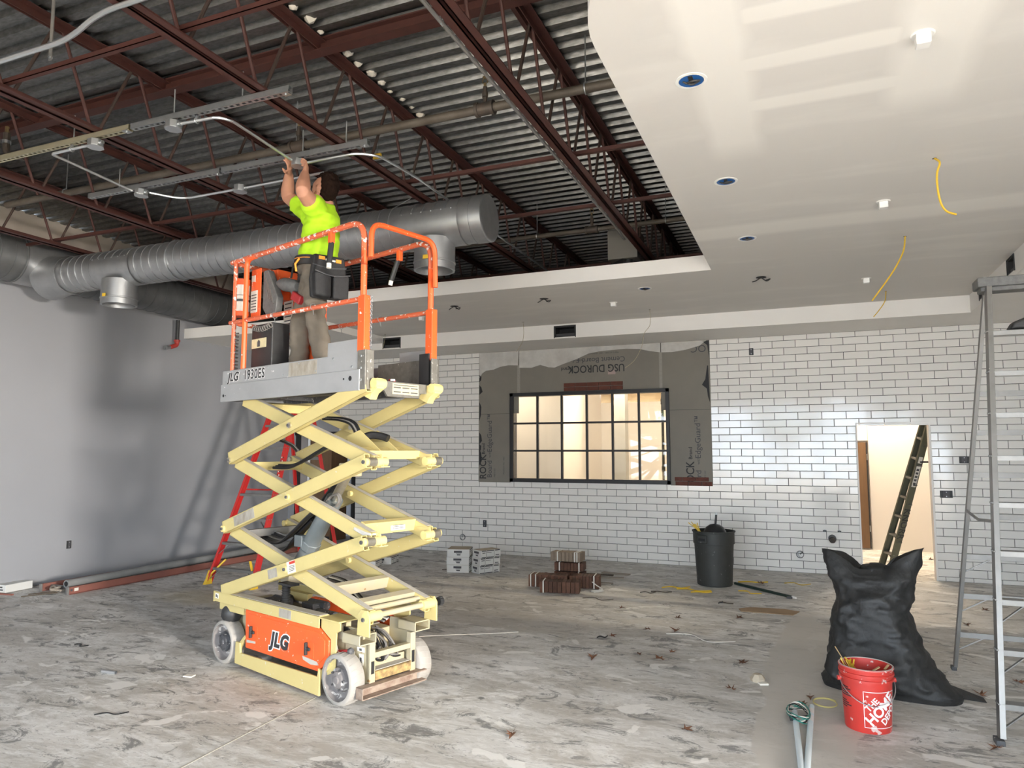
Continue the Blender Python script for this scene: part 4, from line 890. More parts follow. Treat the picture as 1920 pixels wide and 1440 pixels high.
# ---- scissor arms
A = [((-.765, 1.592), (.94, 2.085)), ((-.815, 1.042), (.955, 1.588)), ((-.80, .548), (.945, 1.062))]
B = [((-.68, 2.062), (.955, 1.572)), ((-.765, 1.565), (.95, 1.075)), ((-.80, 1.025), (.945, .580))]
AH, AW = .098, .046
def arm(p, q, y, nm, hollow):
    p, q = V((p[0], y, p[1])), V((q[0], y, q[1])); d = (q-p).normalized(); u = V((0, 1, 0)).cross(d)*-1; u = V((-d.z, 0, d.x)); L = (q-p).length; tck = .006
    R_ = Matrix((d, V((0, 1, 0)), u)).transposed(); mb = MB(); c = (p+q)/2
    for (a, b_, w_, h_) in ((0, AH/2-tck/2, AW, tck), (0, -AH/2+tck/2, AW, tck), (-AW/2+tck/2, 0, tck, AH), (AW/2-tck/2, 0, tck, AH)):
        mb.box(c + V((0, a, 0)) + u*b_, (L, w_, h_), R_)
    mb.box(p+d*.004, (.006, AW, AH), R_)
    o = obj('scissor_arm', mb, 'cream', lift, bevel=.002)
    if u.z > .5 and nm == 'inner': obj('arm_dust', MB().box(c+u*(AH/2+.001), (L*.98, AW*.9, .002), R_), 'dust', o)
    return o, d, u
for s in (-1, 1):
    yo, yi = s*(HW-AW/2), s*(HW-AW/2-.062)
    for k in range(3):
        o, d, u = arm(*A[k], yo, 'outer', True)
        if s < 0 and k == 1: obj('old_sticker', MB().box(V((-.50, yo-AW/2-.0006, 1.142)), (.30, .001, .075), Matrix((d, V((0, 1, 0)), u)).transposed()), 'tape_residue', o)
        if s < 0 and k == 2:
            obj('warning_sticker', MB().box(V((.155, yo-AW/2-.0008, .832)), (.10, .001, .085), Matrix((d, V((0, 1, 0)), u)).transposed()), 'paper', o)
            obj('sticker_header', MB().box(V((.165, yo-AW/2-.0018, .865)), (.07, .001, .018), Matrix((d, V((0, 1, 0)), u)).transposed()), 'red_print', o)
            for j in range(4): obj('sticker_text', MB().box(V((.165, yo-AW/2-.0018, .842-j*.011)), (.065, .001, .004), Matrix((d, V((0, 1, 0)), u)).transposed()), 'ink_grey', o)
            obj('old_sticker', MB().box(V((-.08, yo-AW/2-.0008, .762)), (.12, .001, .065), Matrix((d, V((0, 1, 0)), u)).transposed()), 'tape_residue', o)
        arm(*B[k], yi, 'inner', True)
        # centre pins and end pins
        t_ = -A[k][0][0]/(A[k][1][0]-A[k][0][0]) + .05; cx = A[k][0][0]+(A[k][1][0]-A[k][0][0])*t_; cz = A[k][0][1]+(A[k][1][1]-A[k][0][1])*t_
        mb = MB().cyl((cx, s*(HW+.012), cz), (cx, s*(HW-.13), cz), .022, 12); o = obj('centre_pin', mb, 'pin_cream' if k else 'pin', lift)
        obj('pin_bolt', MB().cyl((cx, s*(HW+.012), cz), (cx, s*(HW+.022), cz), .012, 6), 'hub_dark', o)
    for (x, z, big) in ((-.745, 1.580, 0), (-.80, 1.035, 1)):
        o = obj('end_pin', MB().cyl((x, s*(HW+.014), z), (x, s*(HW-.13), z), .026 if big else .02, 12), 'pin_cream' if big else 'pin', lift)
        obj('pin_bolt', MB().cyl((x, s*(HW+.014), z), (x, s*(HW+.024), z), .013, 6), 'hub_dark', o)
    for (x, z) in ((.955, 1.580), (.95, 1.068)):
        o = obj('end_pin', MB().cyl((x, s*(HW+.012), z), (x, s*(HW-.008), z), .028, 14), 'pin_cream', lift); obj('pin_bolt', MB().cyl((x, s*(HW+.012), z), (x, s*(HW+.022), z), .014, 6), 'hub_dark', o)
        ys = [HW-.008, HW-.075, HW-.16]
        obj('pin_sleeve', MB().cyl((x+.012, s*ys[0], z), (x+.012, s*ys[1], z), .030, 14), 'pin', lift)
        obj('pin_boss', MB().cyl((x+.016, s*ys[1], z), (x+.016, s*ys[2], z), .031, 14), 'pin_cream', lift)
        obj('pin_cradle', MB().prism([(x-.10, z+.05), (x+.035, z+.05), (x+.05, z-.03), (x+.01, z-.042), (x-.05, z-.02)], HW-.115, HW-.109, lambda u, v, w: (u, s*w, v)).prism([(x-.02, z-.04), (x+.055, z-.035), (x+.055, z-.028), (x-.02, z-.033)], HW-.16, HW-.09, lambda u, v, w: (u, s*w, v)), 'cream', lift)
    o = obj('chassis_pin', MB().cyl((.945, s*(HW-.03), .59), (.945, s*(HW-.15), .59), .034, 14), 'pin_cream', lift); obj('pin_bolt', MB().cyl((.93, s*(HW-.03), .575), (.93, s*(HW-.02), .575), .014, 6), 'hub_dark', o)
obj('pivot_tube', MB().cyl((.945, -.2, .59), (.945, .2, .59), .019, 12), 'cream_dusty', lift)
obj('position_sensor', MB().cyl((.945, .345, .59), (.945, .38, .59), .03, 10).cyl((.945, .37, .56), (.945, .37, .62), .016, 8), 'black', lift)
# cross members between the inner arms
YI = HW-AW-.062
def cross(x, z, w, h, ang, m='cream', nm='cross_member', y0=-YI, y1=YI):
    return obj(nm, MB().box((x, (y0+y1)/2, z), (w, y1-y0, h), Matrix.Rotation(-ang, 3, 'Y')), m, lift, bevel=.003)
aB = math.atan2(B[0][1][1]-B[0][0][1], B[0][1][0]-B[0][0][0])
cm = cross(.86, 1.625, .012, .06, 0); cross(.76, 1.645, .22, .008, aB)
for y in (-.07, .09): obj('gusset', MB().prism([(.42, 1.76), (.56, 1.80), (.78, 1.66), (.80, 1.63), (.42, 1.70)], y-.004, y+.004, lambda u, v, w: (u, w, v)), 'cream', lift)
obj('hose_bundle_end', MB().tube(smooth_path([(.56, -.055, 1.74), (.60, 0, 1.765), (.66, .05, 1.755), (.70, .07, 1.74)], 6), .028, 10), 'hose', lift)
cm = cross(.80, 1.135, .05, .085, aB); obj('warning_sticker', MB().bb((.8255, .0, 1.105), (.827, .13, 1.17)), 'paper', cm); obj('sticker_header', MB().bb((.827, .02, 1.152), (.828, .13, 1.168)), mat('orange_print', (.70, .16, .03), .6), cm)
for j in range(3): obj('sticker_text', MB().bb((.827, .02, 1.115+j*.011), (.828, .12, 1.119+j*.011)), 'ink_grey', cm)
obj('plaster_blob', MB().prism([(.78, 1.15), (.90, 1.125), (.95, 1.12), (.955, 1.105), (.87, 1.10), (.77, 1.13)], -HW+.055, -HW+.13, lambda u, v, w: (u, w, v)), 'mud', lift, bevel=.006)
cross(.52, .70, .05, .08, aB, 'cream_dusty'); cross(.80, .645, .06, .05, aB, 'cream_dusty'); obj('spacer_tube', MB().cyl((.87, -YI, .62), (.87, YI, .62), .017, 10), 'cream_dusty', lift)
cross(-.60, 1.53, .045, .07, 0); cross(-.62, 1.0, .045, .06, 0, 'alu_dark'); cross(-.5, 2.0, .05, .07, aB)
# lift cylinder, hose runs
def lseg(a, b, y=0.): return lp(*a, y), lp(*b, y)
c0, c1 = lp(560, 1062, -.02), lp(628, 935, -.02); dd = (c1-c0).normalized(); c0 = c0-dd*.10
cy = obj('hydraulic_cylinder', MB().cyl(c0, c0+dd*.36, .058, 20).cyl(c0+dd*.34, c1, .066, 20), 'cyl_grey', lift, angle=50)
obj('cylinder_collar', MB().cyl(c0+dd*.30, c0+dd*.37, .078, 8).box(c0+dd*.33+V((-.05, -.05, .03)), (.10, .06, .09)), 'cyl_grey', cy, bevel=.008)
obj('cylinder_rod', MB().cyl(c1, c1+dd*.28, .034, 14), 'pin', cy)
obj('cylinder_lug', MB().box(c1+dd*.28, (.10, .14, .10)), 'cream_dusty', cy, bevel=.01); obj('cylinder_foot', MB().box(c0, (.12, .16, .10)), 'cream_dusty', cy, bevel=.01)
def hose(pxs, y, r, n=1, gap=.016, m='hose', nm='hose'):
    for k in range(n): obj(nm, MB().tube(smooth_path([lp(a, b, y)+V((0, k*gap, k*gap*.4)) for a, b in pxs], 6), r, 6), m if isinstance(m, str) else m[k % len(m)], lift)
hose([(513, 877), (540, 877), (565, 866), (592, 850), (620, 833)], -.10, .013, 3, .024)
hose([(605, 786), (635, 788), (655, 795), (664, 808), (668, 822)], -.06, .008, 4, .014, ('hose', 'hose_dusty', 'hose'))
hose([(490, 1008), (520, 1018), (545, 1000), (570, 975), (592, 955)], -.09, .012, 6, .022, ('hose', 'hose', 'hose_dusty'))
hose([(500, 1040), (535, 1030), (560, 1000), (585, 975)], -.02, .014, 4, .02)
hose([(612, 940), (622, 930), (632, 928), (636, 938), (630, 950)], -.08, .009, 2, .014, ('hose_dusty', 'hose_dusty'))
hose([(590, 960), (612, 930), (640, 895), (660, 872)], .05, .018, 3, .03)
hose([(525, 826), (545, 835), (556, 846)], -.2, .009, 2, .014, ('hose', 'hose_dusty'))
hose([(612, 1086), (640, 1096), (662, 1120), (690, 1150), (720, 1165)], -.05, .007, 5, .012, ('hose_dusty', 'hose', 'paper'))
# ---- platform
PZ = 2.055; PX0, PX1 = -.905, .885
obj('platform_deck', MB().bb((PX0+.01, -HW+.02, 2.10), (PX1, HW-.02, 2.125)), 'tread_plate', lift)
obj('under_frame', MB().bb((PX0+.05, -HW+.05, PZ), (PX1-.02, -HW+.11, 2.10)).bb((PX0+.05, HW-.11, PZ), (PX1-.02, HW-.05, 2.10)).bb((-.5, -HW+.1, PZ+.01), (-.44, HW-.1, 2.10)).bb((.4, -HW+.1, PZ+.01), (.46, HW-.1, 2.10)), 'hub_dark', lift)
for s in (-1, 1):
    a, b = sorted((s*HW, s*(HW-.012))); a2, b2 = sorted((s*(HW+.008), s*(HW-.012)))
    tb = obj('toe_board', MB().bb((PX0, a, 2.185), (PX1, b, 2.305)).bb((PX0-.01, a2, PZ-.005), (PX1, b2, 2.192)).bb((.52, a, 2.30), (PX1, b, 2.40)), 'lift_grey', lift, bevel=.004)
    for k in range(9): obj('rivet', MB().lathe([(.008, 0), (.006, .003), (.001, .004)], 8, (PX0+.06+k*.205, s*HW, 2.285 if k % 2 else 2.215), (0, s, 0)), 'galv', tb)
    if s < 0:
        text('lettering', 'JLG', .098, 'white_print', tb, (-.735, -HW-.001, 2.245), (PI/2, 0, 0), .006, .0005, .25, 1.1); text('lettering', 'JLG', .098, 'ink', tb, (-.735, -HW-.002, 2.245), (PI/2, 0, 0), .003, .0005, .25, 1.1)
        text('lettering', '1930ES', .105, 'white_print', tb, (-.42, -HW-.001, 2.247), (PI/2, 0, 0), .0055, .0005, 0, 1.12, sx=.88); text('lettering', '1930ES', .105, 'ink', tb, (-.42, -HW-.002, 2.247), (PI/2, 0, 0), .0022, .0005, 0, 1.12, sx=.88)
        obj('old_sticker', MB().bb((.05, -HW-.001, 2.195), (.40, -HW, 2.295)), 'tape_residue', tb)
        for x, z, w in ((-.865, 2.10, .02), (-.835, 2.10, .008), (.72, 2.135, .012), (.79, 2.135, .028)): obj('bolt_hole', MB().cyl((x, -HW-.010, z), (x, -HW-.007, z), w*.6, 10), 'dark', tb)
    post_x = .872
    gp = obj('corner_plate', MB().bb((.855, a-.003, 2.055), (.94, b+.003, 2.32)).bb((.925, min(s*HW, s*(HW-.07)), 2.055), (.94, max(s*HW, s*(HW-.07)), 2.32)), 'tread_plate', lift, bevel=.003)
    for z in (2.12, 2.20, 2.28): obj('rivet', MB().lathe([(.010, 0), (.007, .004), (.001, .005)], 8, (.895, s*(HW+.003), z), (0, s, 0)), 'galv', gp)
obj('rear_toe_board', MB().bb((PX0, -HW, 2.06), (PX0+.012, HW, 2.30)), 'lift_grey', lift)
fs = obj('front_sill', MB().prism([(-.26, 2.125), (.27, 2.125), (.27, 2.06), (.17, 2.055), (.16, 2.02), (-.13, 2.02), (-.16, 2.06), (-.26, 2.07)], .905, .925, lambda u, v, w: (w, u, v)), 'tread_plate', lift, bevel=.003)
lb = obj('capacity_label', MB().bb((.9252, -.09, 2.04), (.927, .15, 2.115)), 'label_yellow', fs)
for r_ in range(2):
    for k in range(3): obj('label_text', MB().bb((.927, -.08+k*.078, 2.052+r_*.03), (.9275, -.015+k*.078, 2.060+r_*.03)), 'ink_grey', lb)
obj('label_text', MB().bb((.927, -.08, 2.10), (.9275, .14, 2.106)), 'ink_grey', lb)
for s in (-1, 1):
    y = s*(HW-.075)
    obj('platform_pin', MB().cyl((.985, y-.045, 2.095), (.985, y+.045, 2.095), .034, 14), 'pin_cream', lift); obj('platform_bracket', MB().prism([(.80, 2.07), (.93, 2.12), (1.0, 2.13), (1.01, 2.06), (.955, 2.03), (.93, 1.99), (.86, 2.02)], min(y-.03, y+.03), max(y-.03, y+.03), lambda u, v, w: (u, w, v)), 'pin_cream', lift, bevel=.004)
obj('checker_ramp', MB().bb((.30, .30, 2.125), (.80, .315, 2.32)), 'tread_plate', lift); obj('extension_end', MB().bb((.80, .27, 2.125), (.90, .30, 2.36)), 'black', lift)
# ---- guardrails
RT = .0215; GZ = 3.212
def rail(nm, pts, m='orange', r=RT, fil=.09, n=8): return obj(nm, MB().tube(fillet(pts, fil, 6), r, n), m, lift)
for s in (-1, 1):
    y = s*(HW-.025)
    rail('top_rail', [(-.86, y, GZ), (.872, y, GZ), (.872, y, 2.9)], 'orange_splat', RT, .16)
    rail('corner_post', [(.872, y, 3.0), (.872, y, 2.31)], 'orange')
    obj('post_sleeve', MB().bb((.848, y-.027, 2.31), (.918, y+.027, 2.69)), 'orange', lift, bevel=.004)
    rail('mid_rail', [(-.86, y, 2.705), (.872, y, 2.672)], 'orange_splat', .018)
    rail('rear_post', [(-.50, y, GZ-.005), (-.63, y, GZ-.01), (-.632, y, 2.30)], 'orange', .021, .12)
    rail('end_post', [(-.80, y, GZ), (-.80, y, 2.2)], 'orange_splat', .018)
    ck = obj('chain', MB(), 'galv', lift) if False else None
    # folding-rail lock pins
    lk = obj('rail_lock', MB().box((.50 if s < 0 else .52, y, GZ-.05), (.035, .04, .08)), 'orange', lift, bevel=.005)
    obj('lock_pin', MB().tube([(.50 if s < 0 else .50, y+.0, GZ-.085), (.505 if s < 0 else .45, y-.02, GZ-.24)], .02, 8), 'black', lk); obj('pin_tip', MB().tube([(.505 if s < 0 else .45, y-.02, GZ-.24), (.507 if s < 0 else .44, y-.022, GZ-.275)], .017, 8), 'paper', lk)
    for x in (-.2, .3): obj('cable_tie', MB().tube(arc((x, y, 2.69), .024, 0, 2*PI, 10, (0, 1, 0), (0, 0, 1)), .003, 5).cyl((x, y, 2.665), (x+.01, y, 2.63), .003, 5), 'galv', lift)
rail('gate_rail', [(.925, -.295, 2.95), (.925, -.295, GZ-.02), (.925, .295, GZ-.02), (.925, .305, 2.85)], 'orange', .019, .10)
rail('rear_rail', [(-.86, -HW+.025, GZ), (-.86, HW-.025, GZ)], 'orange_splat', .02); rail('rear_mid_rail', [(-.86, -HW+.025, 2.705), (-.86, HW-.025, 2.705)], 'orange_splat', .018)
mb = MB()
for k in range(24): mb.tube(arc((.925, -.285, 2.68-k*.015), .009, 0, 2*PI, 6, (1, 0, 0) if k % 2 else (0, 1, 0), (0, 0, 1)), .0025, 4, False)
obj('gate_chain', mb, 'galv', lift, kind='stuff')
# ---- control station at the rear
cbx = obj('control_box', MB().bb((-.60, .02, 2.62), (-.16, .14, 3.02)).bb((-.70, -.10, 2.90), (-.52, .10, 3.15)), 'orange', lift, bevel=.01)
for x, z, w, h in ((-.53, 2.80, .13, .20), (-.33, 2.80, .17, .20)):
    p = obj('instruction_sheet', MB().bb((x-w/2, .017, z-h/2), (x+w/2, .02, z+h/2)), 'paper', cbx)
    for k in range(5): obj('print_line', MB().bb((x-w*.38, .0155, z+h*.36-k*.036), (x+w*.36, .017, z+h*.36-k*.036+.010)), 'ink_grey', p)
obj('control_handle', MB().box((-.22, .0, 2.85), (.10, .05, .12)).tube([(-.20, -.02, 2.90), (-.18, -.05, 3.0)], .03, 10), 'black', cbx, bevel=.006)
dh = obj('document_tube', MB().cyl((-.80, -.245, 2.80), (-.80, -.245, 3.02), .062, 16), 'paper', lift); obj('tube_cap', MB().cyl((-.80, -.245, 3.02), (-.80, -.245, 3.07), .064, 16), 'orange', dh); obj('tube_cap', MB().cyl((-.80, -.245, 2.76), (-.80, -.245, 2.80), .064, 16), 'orange', dh); obj('tube_print', MB().cyl((-.80, -.245, 2.88), (-.80, -.245, 2.90), .063, 16).cyl((-.80, -.245, 2.93), (-.80, -.245, 2.935), .063, 16), 'ink_grey', dh)
sh = obj('notice_board', MB().bb((-.70, -.225, 2.74), (-.56, -.215, 3.14)), 'orange', lift, bevel=.004); obj('notice', MB().bb((-.695, -.229, 2.78), (-.60, -.225, 2.96)), 'paper', sh); obj('notice', MB().bb((-.69, -.229, 3.04), (-.64, -.225, 3.09)), 'paper', sh)
for k in range(6): obj('print_line', MB().bb((-.685, -.2305, 2.80+k*.024), (-.61, -.229, 2.808+k*.024)), 'ink_grey', sh)
bb_ = obj('power_box', MB().bb((-.61, -.26, 2.13), (-.31, -.10, 2.66)), 'black', lift, bevel=.01); obj('power_label', MB().bb((-.60, -.2625, 2.47), (-.39, -.26, 2.545)), 'label_yellow', bb_)
obj('label_symbol', MB().prism([(-.515, 2.48), (-.475, 2.48), (-.475, 2.52), (-.495, 2.537), (-.515, 2.52)], -.2635, -.2625, lambda u, v, w: (u, w, v)), 'ink_grey', bb_)
obj('rear_shield', MB().bb((-.31, -.02, 2.13), (.02, 0, 2.62)), 'orange', lift); obj('shield_rail', MB().bb((-.66, -.10, 2.675), (.02, -.06, 2.69)).bb((-.40, -.10, 2.605), (.02, -.06, 2.618)), 'drywall_edge', lift)
mb = MB(); cpth = [(-.80+.0*k, -.28+.018*math.cos(k*.9), 2.62-.0042*k) for k in range(80)]; cpth = [(-.80+.022*math.sin(k*.9), -.29+.022*math.cos(k*.9), 2.62-.0042*k) for k in range(80)]
obj('coil_cord', MB().tube(cpth, .0055, 5), 'hose_dusty', lift)
obj('coil_cord', MB().tube([(-.56+.0042*k, -.275+.02*math.sin(k*.9), 2.635-.02*math.sin(k/60*PI)+.02*math.cos(k*.9)) for k in range(62)], .0055, 5), 'hose_dusty', lift)
obj('control_cable', MB().tube(smooth_path([(-.30, -.11, 2.66), (-.20, -.14, 2.70), (-.12, -.16, 2.78), (-.10, -.10, 2.84)], 6), .01, 6), 'hose', lift)

# things lying or hanging on the lift
def lw(x, y, z): return LO + _la*x + _ln*y + V((0, 0, z))
LRZ = math.atan2(_la.y, _la.x)
t = thing('cordless_drill', 'grey and red cordless drill hanging inside the rear guardrail', 'power tool', lw(-.19, -.17, 2.86), LRZ)
obj('motor_body', MB().lathe([(.001, -.14), (.03, -.14), (.05, -.11), (.055, .04), (.04, .10), (.02, .15), (.001, .15)], 14, (-.06, 0, .10), (-1, 0, .25)), 'tool_grey', t); obj('grip', MB().beam((0, 0, .08), (.07, 0, -.02), .045, .05), 'tool_grey', t, bevel=.01)
obj('battery', MB().box((.10, 0, -.03), (.13, .08, .07), Matrix.Rotation(.5, 3, 'Y')), 'tool_red', t, bevel=.012); obj('hook', MB().tube([(-.02, 0, .15), (-.02, .02, .27), (-.02, .06, .30)], .008, 6), 'black', t)
t = thing('saw_case', 'grey ribbed tool case hung at the control station', 'tool case', lw(-.47, -.19, 2.80), LRZ)
obj('case_body', MB().prism([(-.06, .31), (.0, .31), (.15, .07), (.13, -.07), (.0, -.07), (-.06, .0)], -.03, .03, lambda u, v, w: (u, w, v)), 'tool_grey', t, bevel=.008)
for k in range(4): obj('rib', MB().beam((-.04+.03*k, -.034, .29-.05*k), (.03+.025*k, -.034, .08-.02*k), .008, .008), 'alu_dark', t)
t = thing('red_pliers', 'small red handled tool lying on the platform by the gate', 'hand tool', lw(.72, .05, 2.135), LRZ-.6); obj('handle', MB().tube([(-.09, 0, .012), (0, .012, .014), (.07, .03, .012)], .012, 8).tube([(-.09, .03, .012), (0, .022, .014), (.07, 0, .012)], .012, 8), 'tool_red', t); obj('jaw', MB().beam((.07, .015, .012), (.13, .015, .012), .03, .012), 'galv', t)

# ================================================================== WORKER
def lofts(name, segs, voxel, m, parent, loc, smooth=4, wr=None):
    """closed limb lofts fused into one continuous surface"""
    mb = MB()
    for pts, rs in segs:
        pts = [V(p) for p in pts]; rs = [(r, r) if not isinstance(r, tuple) else r for r in rs]; n = 18; k = len(pts); vs = []
        x = None
        for i, p in enumerate(pts):
            tdir = (pts[min(i+1, k-1)]-pts[max(i-1, 0)]).normalized()
            if x is None: x = FACE - tdir*FACE.dot(tdir); x = x if x.length > .2 else LEFT - tdir*LEFT.dot(tdir)
            x = (x-tdir*x.dot(tdir)).normalized(); y = tdir.cross(x); a, b = rs[i]
            vs += [p-V(loc) + x*a*math.cos(2*PI*j/n) + y*b*math.sin(2*PI*j/n) for j in range(n)]
        t0 = (pts[0]-pts[1]).normalized()*min(rs[0])*.7; t1 = (pts[-1]-pts[-2]).normalized()*min(rs[-1])*.7
        fs = [(i*n+j, i*n+(j+1) % n, (i+1)*n+(j+1) % n, (i+1)*n+j) for i in range(k-1) for j in range(n)]; q = len(vs)
        vs += [pts[0]-V(loc)+t0, pts[-1]-V(loc)+t1]
        fs += [((j+1) % n, j, q) for j in range(n)] + [((k-1)*n+j, (k-1)*n+(j+1) % n, q+1) for j in range(n)]
        mb.add(vs, fs)
    me = mb.mesh(name); o = D.objects.new(name, me); COL.objects.link(o)
    r = o.modifiers.new('r', 'REMESH'); r.mode = 'VOXEL'; r.voxel_size = voxel; r.use_smooth_shade = True
    sm = o.modifiers.new('s', 'SMOOTH'); sm.iterations = smooth; sm.factor = .5
    dg = bpy.context.evaluated_depsgraph_get(); me2 = D.meshes.new_from_object(o.evaluated_get(dg)); me2.name = name; D.objects.remove(o)
    if wr:
        from mathutils import noise as NZ
        amp, sc = wr; nr = [v.normal.copy() for v in me2.vertices]
        for v, n_ in zip(me2.vertices, nr):
            q = V((v.co.x*sc[0], v.co.y*sc[0], v.co.z*sc[1])); v.co += n_*amp*(.5-abs(NZ.noise(q))*2.2+.5*NZ.noise(q*2.3+V((4, 1, 7))))
    me2.polygons.foreach_set('use_smooth', [True]*len(me2.polygons))
    return link(name, me2, m, parent, None)
right = _r.copy(); away = V((-_r.y, _r.x, 0)); FACE = (-right*.97 - away*.16).normalized(); LEFT = V((-FACE.y, FACE.x, 0))
PF = 2.126
pel = at(594, 497, 5.46); pel.z = PF+.97; base = V((pel.x, pel.y, PF))
person = thing('person', 'worker in a neon yellow shirt and tool belt reaching up from the lift', 'person', base)
chest = at(600, 428, 5.46); neck = at(611, 388, 5.45); headc = at(608, 357, 5.45)
shL, elL, wrL, haL = at(592, 391, 5.31), at(567, 359, 5.13), at(572, 326, 5.28), at(575, 311, 5.34)
shR, elR, wrR, haR = at(572, 392, 5.62), at(539, 369, 5.74), at(542, 326, 5.58), at(544, 313, 5.52)
HF = (-right*.86 + away*.42 + V((0, 0, .42))).normalized(); HU = (V((0, 0, 1)) - HF*HF.z).normalized(); HL = HU.cross(HF)
HL = HF.cross(HU)*-1
def hp(f, u, l=0.): return headc + HF*f + HU*u + HL*l
hipL, hipR = pel+LEFT*.085-V((0, 0, .02)), pel-LEFT*.085-V((0, 0, .02))
ftL, ftR = at(616, 690, 5.36), at(560, 695, 5.60); ftL.z = ftR.z = PF+.08
knL, knR = hipL.lerp(ftL, .5)+FACE*.05, hipR.lerp(ftR, .5)+FACE*.06
def finger(root, d, bend, L, r): 
    d = d.normalized(); b = bend.normalized(); return ([root-d*.02, root+d*L*.4, root+d*L*.7+b*L*.22, root+d*L*.82+b*L*.5], [r, r, r*.9, r*.75])
def hand(w, h, side):
    d = (h-w).normalized(); across = (LEFT*side - d*LEFT.dot(d)*side).normalized(); palm = d.cross(across).normalized()
    if palm.dot(FACE) < 0: palm = -palm
    k = w+d*.085; segs = [([w-d*.01, w+d*.03, k], [(.026, .03), (.022, .038), (.018, .04)])]
    for i, (o_, L) in enumerate(((-.033, .075), (-.011, .085), (.011, .08), (.032, .065))): segs.append(finger(k+across*o_, d+palm*.15, palm, L, .0095))
    th = w+d*.03-across*.03; segs.append(([th-(-across)*.01, th-across*.025+d*.025+palm*.01, th-across*.03+d*.055+palm*.03], [.013, .012, .009])); return segs
segs = [([pel, chest, neck-V((0, 0, .03))], [(.10, .14), (.11, .16), (.06, .09)]), ([neck-V((0, 0, .06)), neck+V((0, 0, .03)), hp(-.02, -.06)], [.062, .058, .056]),
        ([hp(-.01, -.10), hp(.0, -.05), hp(-.005, .01), hp(-.01, .06), hp(-.015, .095)], [(.055, .05), (.082, .066), (.098, .074), (.085, .068), (.05, .042)]),
        ([hp(.05, -.09), hp(.078, -.085)], [.03, .022]), ([hp(.085, .0), hp(.108, -.03)], [.010, .015]), ([hp(.075, .022, -.03), hp(.075, .022, .03)], [.018, .018]), ([hp(.082, -.062, -.018), hp(.082, -.062, .018)], [.010, .010])]
for sgn in (-1, 1): segs.append(([hp(-.01, .018, sgn*.076), hp(-.018, -.005, sgn*.082), hp(-.012, -.03, sgn*.074)], [(.016, .008), (.020, .010), (.012, .008)]))
for sh, el, wr, ha, sd in ((shL, elL, wrL, haL, 1), (shR, elR, wrR, haR, -1)):
    segs += [([sh, sh.lerp(el, .45), el], [.064, .061, .050]), ([el, el.lerp(wr, .3), el.lerp(wr, .75), wr], [.049, .054, .041, .032])] + hand(wr, ha, sd)
for hi, kn, ft in ((hipL, knL, ftL), (hipR, knR, ftR)): segs += [([hi, kn, ft], [.07, .052, .04])]
lofts('body', segs, .0065, 'skin', person, base, 3)
hair = [([hp(-.035, -.045), hp(-.045, .0), hp(-.035, .055), hp(-.012, .088), hp(.03, .098)], [(.058, .064), (.070, .078), (.075, .078), (.072, .070), (.05, .05)]), ([hp(.02, .09), hp(.075, .07)], [(.04, .055), (.018, .045)]), ([hp(-.05, -.02), hp(-.06, -.075)], [(.04, .056), (.022, .045)])]
lofts('hair', hair, .006, 'hair', person, base, 2, (.006, (40, 25)))
beard = [([hp(.03, -.085, -.045), hp(.075, -.095, -.012), hp(.075, -.095, .012), hp(.03, -.085, .045)], [(.016, .02), (.018, .026), (.018, .026), (.016, .02)]), ([hp(-.0, -.03, .066), hp(.03, -.085, .048)], [.014, .018]), ([hp(-.0, -.03, -.066), hp(.03, -.085, -.048)], [.014, .018])]
lofts('beard', beard, .006, mat('ginger_beard', (.22, .09, .04), .8), person, base, 2)
waist = pel+V((0, 0, .015)); sL, sR = shL.lerp(elL, .42), shR.lerp(elR, .42)
shirt = [([waist-V((0, 0, .045)), waist+V((0, 0, .05))-FACE*.01, chest.lerp(waist, .5)-FACE*.012, chest+V((0, 0, .03))-FACE*.015, neck-V((0, 0, .06))-FACE*.01, neck-V((0, 0, .005))], [(.145, .175), (.145, .178), (.142, .182), (.135, .190), (.10, .17), (.066, .075)]),
         ([chest.lerp(shL, .6), shL, shL.lerp(elL, .30), sL], [.085, .088, .082, .080]), ([chest.lerp(shR, .6), shR, shR.lerp(elR, .30), sR], [.085, .088, .082, .080])]
lofts('shirt', shirt, .009, 'hivis', person, base, 5, (.011, (7, 10)))
tr = [([pel-V((0, 0, .01)), pel-V((0, 0, .08))], [(.14, .172), (.14, .172)])]
for hi, kn, ft in ((hipL, knL, ftL), (hipR, knR, ftR)): tr += [([hi+V((0, 0, .02)), hi.lerp(kn, .5), kn+V((0, 0, .02)), kn.lerp(ft, .35), kn.lerp(ft, .7), ft+V((0, 0, .02))], [(.105, .098), (.092, .084), (.074, .068), (.076, .070), (.076, .070), (.080, .074)])]
lofts('trousers', tr, .010, 'trousers', person, base, 5, (.010, (8, 11)))
for ft in (ftL, ftR): lofts('boot', [([ft-FACE*.05-V((0, 0, .03)), ft+FACE*.06-V((0, 0, .04)), ft+FACE*.17-V((0, 0, .05))], [.05, .048, .034]), ([ft+V((0, 0, .06)), ft-V((0, 0, .03))], [.052, .052])], .009, 'boot', person, base, 2)
bc = pel-V((0, 0, .03))-base; ax_t = (V((0, 0, 1))-FACE*.10).normalized()
def belt_pt(a, z, ex=0.): x_ = (FACE-ax_t*FACE.dot(ax_t)).normalized(); return bc+ax_t*z+x_*(.155+ex)*math.cos(a)+LEFT*(.188+ex)*math.sin(a)
mb = MB(); n = 32
mb.add([belt_pt(2*PI*j/n, z, e) for z, e in ((-.035, 0), (-.035, .014), (.035, .014), (.035, 0)) for j in range(n)], [(i*n+j, i*n+(j+1) % n, ((i+1) % 4)*n+(j+1) % n, ((i+1) % 4)*n+j) for i in range(4) for j in range(n)])
belt = obj('tool_belt', mb, 'pouch', person)
